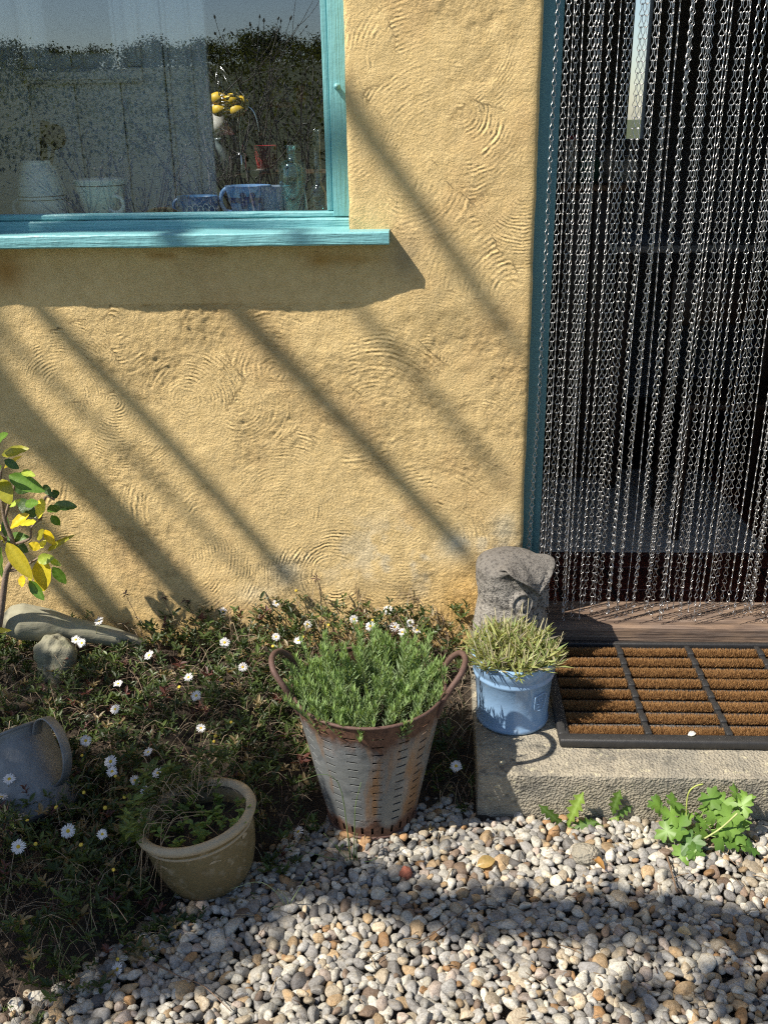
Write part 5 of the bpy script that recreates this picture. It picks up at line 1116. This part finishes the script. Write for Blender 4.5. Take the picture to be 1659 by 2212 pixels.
litter('dry_leaf', 'curled orange-brown dry leaf lying by the dandelions', 'leaf', (1290, 1860), .055, .02, (.42, .22, .08), .022, -1.1, 1)
litter('dry_leaf', 'small pale dry leaf on the sunlit gravel', 'leaf', (1477, 2012), .03, .02, (.55, .42, .26), .018, -.6, 2)
litter('dry_leaf', 'dry tan leaf on the gravel by the olive bucket', 'leaf', (1050, 1862), .045, .03, (.5, .34, .14), .018, .3, 3)
litter('white_petal', 'crumpled white petal lying on the rubber edge of the doormat', 'petal', (1494, 1585), .022, .014, (.82, .80, .78), .158, .2, 4)
def twig(label, pts, r, z=.016):
    P = curve([atz(u, v, z+.004*i) for i, (u, v) in enumerate(pts)], 14); b = MB(); b.add(*tube(P, np.linspace(r, r*.5, 14), 5), np.array([.20, .13, .085])); tag(b.build('twig', M_STEMG), label, 'twig')
twig('thin brown twig lying on the gravel below the columbine', [(1440, 1850), (1452, 1890), (1462, 1930)], .0028)
twig('long thin twig on the shaded gravel', [(900, 2040), (960, 2000), (1010, 1960), (1060, 1935)], .0016)
twig('crooked twig at the edge of the bed on the pebbles', [(330, 2080), (390, 2110), (440, 2130), (500, 2185)], .0018)
twig('short twig standing up beside the columbine', [(1560, 1840), (1590, 1868), (1600, 1860)], .0012)
# dried aster heads against the wall
g = np.random.default_rng(99)
for q, (u, v) in enumerate(((272, 1284), (352, 1290), (402, 1297), (685, 1250), (640, 1355))):
    p = aty(u, v, -.07); gy_ = -.06; base = np.array([p[0]+.03, gy_, float(soil_h(p[0], gy_))]); o = thing('dried_seedhead', 'dried purple-brown seed head against the ochre wall', 'seed head', base, 'dried seed heads along the wall')
    m = MB(); m.add(*tube(curve([base, (base+p)/2+[.02, -.01, 0], p], 8), .0009, 4, False), np.array([.10, .05, .04])); m.build('stem', M_STEMG, o)
    k = 9; Dd = np.stack([g.normal(size=k), g.normal(-.3, .6, k), g.normal(size=k)], -1); V, F = inst(leaf4*np.array([1, .3, 1]), leaf4F, frames(Dd), np.tile(p, (k, 1)), np.repeat(g.uniform(.012, .024, k)[:, None], 3, 1)); m = MB(); m.add(V, F, np.array([.075, .035, .04])); m.build('head', M_STEMG, o)

# ================================================================== BEYOND THE VIEW: trees that shade and are mirrored
M_TBARK = simple('tree_bark', (.11, .09, .07), .9, var=.4, scale=20, bump=.004)
tree = thing('shade_tree', 'unseen tree added to streak the wall and gravel with shadow', 'tree', (-5.2, -2.3, -.05))  # added out of view; limbs laid out to throw streaks on the wall
tr_top = np.array([-4.7, -1.5, 5.6])
b = MB(); b.add(*tube(curve([(-5.2, -2.3, -.05), (-5.1, -2.1, 1.8), (-4.9, -1.8, 3.8), tr_top, (-4.5, -1.2, 7.)], 24), np.linspace(.17, .06, 24), 12)); b.build('trunk', M_TBARK, tree)
LIMB = [((-60, 500), (110, 690), (360, 950), (640, 1265), 4.3, 4.6, .026), ((300, 430), (530, 690), (770, 940), (1010, 1200), 4.2, 4.5, .030), ((620, 120), (800, 300), (960, 520), (1110, 740), 4.6, 4.9, .027), ((560, 420), (760, 650), (930, 850), (1090, 1040), 5.6, 5.8, .020),
        ((-200, 620), (0, 850), (220, 1080), (420, 1300), 3.9, 4.0, .054), ((-260, 800), (-60, 1000), (120, 1180), (300, 1380), 4.1, 4.2, .050), ((60, 900), (200, 1050), (340, 1190), (480, 1330), 4.4, 4.5, .024), ((-60, 1080), (40, 1180), (140, 1280), (240, 1380), 3.8, 3.9, .030), ((-160, 740), (60, 960), (300, 1170), (460, 1330), 4.6, 4.6, .018), ((-100, 560), (90, 800), (300, 1000), (520, 1230), 5.2, 5.3, .015)]
for q, (a0, a1, a2, a3, t0, t1, r) in enumerate(LIMB):
    P = [aty(*u, 0)-SUN*tt for u, tt in zip((a0, a1, a2, a3), np.linspace(t0, t1, 4)*1.35)]
    base = np.array([-4.75+.1*math.sin(q*2), -1.6+.1*math.cos(q*3), 4.9+.25*q]); far = P[0]+(P[0]-P[1])*1.2
    b = MB(); b.add(*tube(curve([base, (base+far)/2+[0, 0, .15], P[0], P[1], P[2], P[3]], 40), np.linspace(r*1.5, r*.85, 40), 8)); b.build('limb', M_TBARK, tree)
M_BLF = leafmat('tree_leaf', .3); g = np.random.default_rng(111)
def shade_cluster(parent, px_list, t_, nleaf, spread, ls, z=0.):
    """leafy twigs that dapple the ground around the given spots"""
    m = MB(); sb = MB()
    for (u, v, k) in px_list:
        c = atz(u, v, z)-SUN*t_*g.uniform(.92, 1.08); n = int(nleaf*k); P = c+g.normal(0, 1, (n, 3))*np.array([spread, spread, spread*.7])*k**.5
        V, F = inst(leaf6*np.array([1, .45, .8]), leaf6F, frames(g.normal(size=(n, 3)), g.normal(0, .5, n)), P, np.repeat(g.uniform(.6, 1.2, n)[:, None]*ls, 3, 1)); m.add(V, F, percol(lerp((.05, .09, .02), (.14, .2, .05), g.random((n, 1))), 9))
        for q in range(5): sb.add(*tube(curve([c+g.normal(0, spread*.8, 3), c+g.normal(0, spread*.4, 3), c+g.normal(0, spread*.8, 3)], 8), .006, 5), np.array([.12, .09, .06]))
    tag(m.build('leaves', M_BLF, parent, smooth=False), kind='stuff'); sb.build('twigs', M_STEMG, parent)
shade_cluster(tree, [(1080, 1975, .9), (1200, 1985, .9), (1340, 1985, .9), (1480, 1990, .9), (1620, 2005, .9), (720, 1880, .9), (830, 1920, .9), (950, 1960, .9), (640, 1850, .9), (560, 1920, .7), (1560, 2120, .5), (1660, 2170, .7), (1400, 2150, .3)], 3.7, 110, .034, .065)
b = MB(); c0 = atz(1080, 1975)-SUN*3.7; c1 = atz(1680, 2005)-SUN*3.7
b.add(*tube(curve([(-4.9, -1.9, 4.0), (-3.2, -2.4, 3.9), c0, (c0+c1)/2, c1], 30), np.linspace(.05, .014, 30), 8)); b.build('limb', M_TBARK, tree)
bush = thing('shade_bush', 'unseen leafy bush added to dapple the bed with shade', 'bush', (-2.3, -1.6, -.03))  # stands out of view, added so its leaves shade the bed
shade_cluster(bush, [(60, 1560, 1.), (120, 1680, 1.2), (200, 1740, 1.1), (300, 1650, .9), (330, 1850, 1.), (100, 1850, 1.2), (60, 2000, 1.2), (220, 1950, 1.1), (420, 1900, .8), (480, 1700, .7), (520, 1560, .5), (150, 2100, .9), (400, 1560, .5), (380, 2050, .4), (600, 1640, .5), (480, 1840, .9), (440, 1960, .9), (20, 1760, 1.), (180, 1830, 1.), (270, 2050, .8), (300, 1760, 1.), (400, 1790, 1.), (40, 1920, 1.), (560, 1750, .8), (400, 1700, .8), (250, 1500, .5), (100, 1480, .6), (660, 1720, .5), (560, 1830, .8)], 3.3, 165, .055, .055, .08)
b = MB()
for q in range(9): b.add(*tube(curve([(-2.3+g.normal(0, .05), -1.6+g.normal(0, .05), -.03), (-2.4+g.normal(0, .1), -1.6+g.normal(0, .15), 1.2), (-2.6+g.normal(0, .3), -1.9+g.normal(0, .3), 2.7)], 10), np.linspace(.016, .005, 10), 6))
b.build('branches', M_TBARK, bush)
# bare twiggy shrub mirrored in the glass
def twiggy(name, label, base, hgt_, nst, seed, lean=.35, buds=True):
    g = np.random.default_rng(seed); o = thing(name, label, 'shrub', base); m = MB(); bd = MB(); bv, bf = lathe([(.0005, 0), (.006, .008), (.007, .016), (.003, .028), (.0005, .032)], 6)
    def grow(p, d, L, r, lv):
        K = np.linspace(0, 1, 6)[:, None]; bend = g.normal(0, .12, 3)*L; e = p+d*L; P = p+d*L*K+bend*(K*K-K)+np.array([0, 0, .12*L])*K*K
        m.add(*tube(P, np.linspace(r, r*.6, 6), 5, False), lerp((.13, .11, .09), (.34, .30, .25), g.random())); e = P[-1]
        if lv == 0:
            if buds: Vb = bv@np.array(Vector(unit(P[-1]-P[-2])).to_track_quat('Z', 'Y').to_matrix()).T; bd.add(Vb*1.3+e, bf, np.array([.26, .25, .2]))
            return
        for q in range(g.integers(2, 5)):
            s = g.uniform(.35, 1.); pp = P[0]+(P[-1]-P[0])*s; dd = unit(d+g.normal(0, .42, 3)+[0, 0, .15]); grow(pp, dd, L*g.uniform(.45, .72), r*.62, lv-1)
    for q in range(nst): d = unit(np.array([g.normal(0, lean), g.normal(0, lean), 1.])); grow(np.array(base)+g.normal(0, .06, 3)*[1, 1, 0], d, hgt_*g.uniform(.38, .5), .013, 3)
    m.build('branches', M_STEMG, o)
    if buds: tag(bd.build('buds', M_STEMG, o), kind='stuff')
twiggy('budding_shrub', 'bare budding shrub with upright stems mirrored in the window', (-1.25, -5.3, -.06), 2.7, 8, 5)
twiggy('budding_shrub', 'lower bare shrub with tangled twigs mirrored in the window', (-2.6, -5.6, -.06), 1.9, 7, 9, .5)
twiggy('budding_shrub', 'tall thin bare shrub standing alone mirrored in the window', (-2.0, -6.6, -.06), 2.9, 3, 14, .2)
g = np.random.default_rng(121)
def woodtree(nleaf, seed, bare):
    g = np.random.default_rng(seed); tm = MB(); tm.add(*tube(curve([(0, 0, -.5), (.1, 0, 2.), (0, .1, 4.)], 8), np.linspace(.25, .12, 8), 6)); lm = MB()
    ends = []
    for q in range(26 if bare else 12):
        d = unit(g.normal(size=3)+[0, 0, .9]); p = np.array([0, 0, g.uniform(2, 4.)]); e = p+d*g.uniform(1.2, 2.8); tm.add(*tube(curve([p, (p+e)/2+g.normal(0, .15, 3), e], 6), np.linspace(.09, .02, 6), 4, False)); ends.append(e)
        if bare:
            for s in range(9): dd = unit(d+g.normal(0, .5, 3)); f = p+(e-p)*g.uniform(.4, 1.); tm.add(*tube([f, f+dd*g.uniform(.5, 1.3)], [.025, .008], 3, False))
    ends = np.array(ends); C = ends[g.integers(len(ends), size=nleaf)]+g.normal(0, .55, (nleaf, 3))
    V, F = inst(leaf4*np.array([1, .8, 1]), leaf4F, frames(g.normal(size=(nleaf, 3))), C, np.repeat(g.uniform(.2, .42, nleaf)[:, None], 3, 1)); base = lerp((.022, .036, .012), (.07, .085, .03), g.random((nleaf, 1))); lm.add(V, F, percol(base, 5))
    return tm, lm
protos = []
for q, (nl_, br) in enumerate(((2600, False), (2200, False), (160, True))):
    tm, lm = woodtree(nl_, 200+q, br); a_ = tm.build('trunk', M_TBARK); c_ = lm.build('crown', M_BLF, smooth=False); protos.append((a_.data, c_.data)); bpy.data.objects.remove(a_); bpy.data.objects.remove(c_)
lab = ('dark dense woodland tree on the hillside mirrored in the window', 'broad woodland tree on the hillside mirrored in the window', 'bare pale tree on the hillside mirrored in the window')
for i in range(40):
    k = (0, 1, 0, 1, 2)[i % 5]; y = -g.uniform(84, 99); x = y*-.0+(-.44+.5*i/40+g.normal(0, .012))*(-y+3)*1.12; s = g.uniform(.40, .70); z = float(terrain(np.array(x), np.array(y)))-s*1.6
    o = thing('woodland_tree', lab[k], 'tree', (x, y, z), 'trees on the wooded hillside' if k < 3 else None); put('trunk', protos[k][0], o, scale=(s, s, s), rot=(0, 0, i)); put('crown', protos[k][1], o, scale=(s, s, s*.9), rot=(0, 0, i))

# the wood itself, one mass of twiggy crowns over the hillside
n = 31000; wy = -20-78*g.random(n)**.8; wx = (g.uniform(-.52, .16, n))*(-wy+3)*1.15
can = terrain(wx, wy)+(.5+2.0*np.clip(fbm(wx, wy, 5., 33)+.5, 0, 1.2)*np.interp(-wy, [20, 40], [.35, 1.]))*g.random(n)**.45
wc = lerp((.030, .034, .014), (.070, .082, .030), np.clip(.5+1.3*fbm(wx, wy, 9., 44)+g.normal(0, .08, n), 0, 1)[:, None])
V, F = inst(leaf4*np.array([1, .6, 1]), leaf4F, frames(g.normal(size=(n, 3))), np.stack([wx, wy, can], -1), np.repeat((g.uniform(.12, .30, n)*np.interp(-wy, [20, 60], [.6, 1.2]))[:, None], 3, 1))
m = MB(); m.add(V, F, percol(wc, 5)); tag(m.build('woodland', leafmat('woodland_leaf', .5, .9, .0), smooth=False), 'dense spring woodland covering the hillside mirrored in the window', 'woodland', kind='stuff')
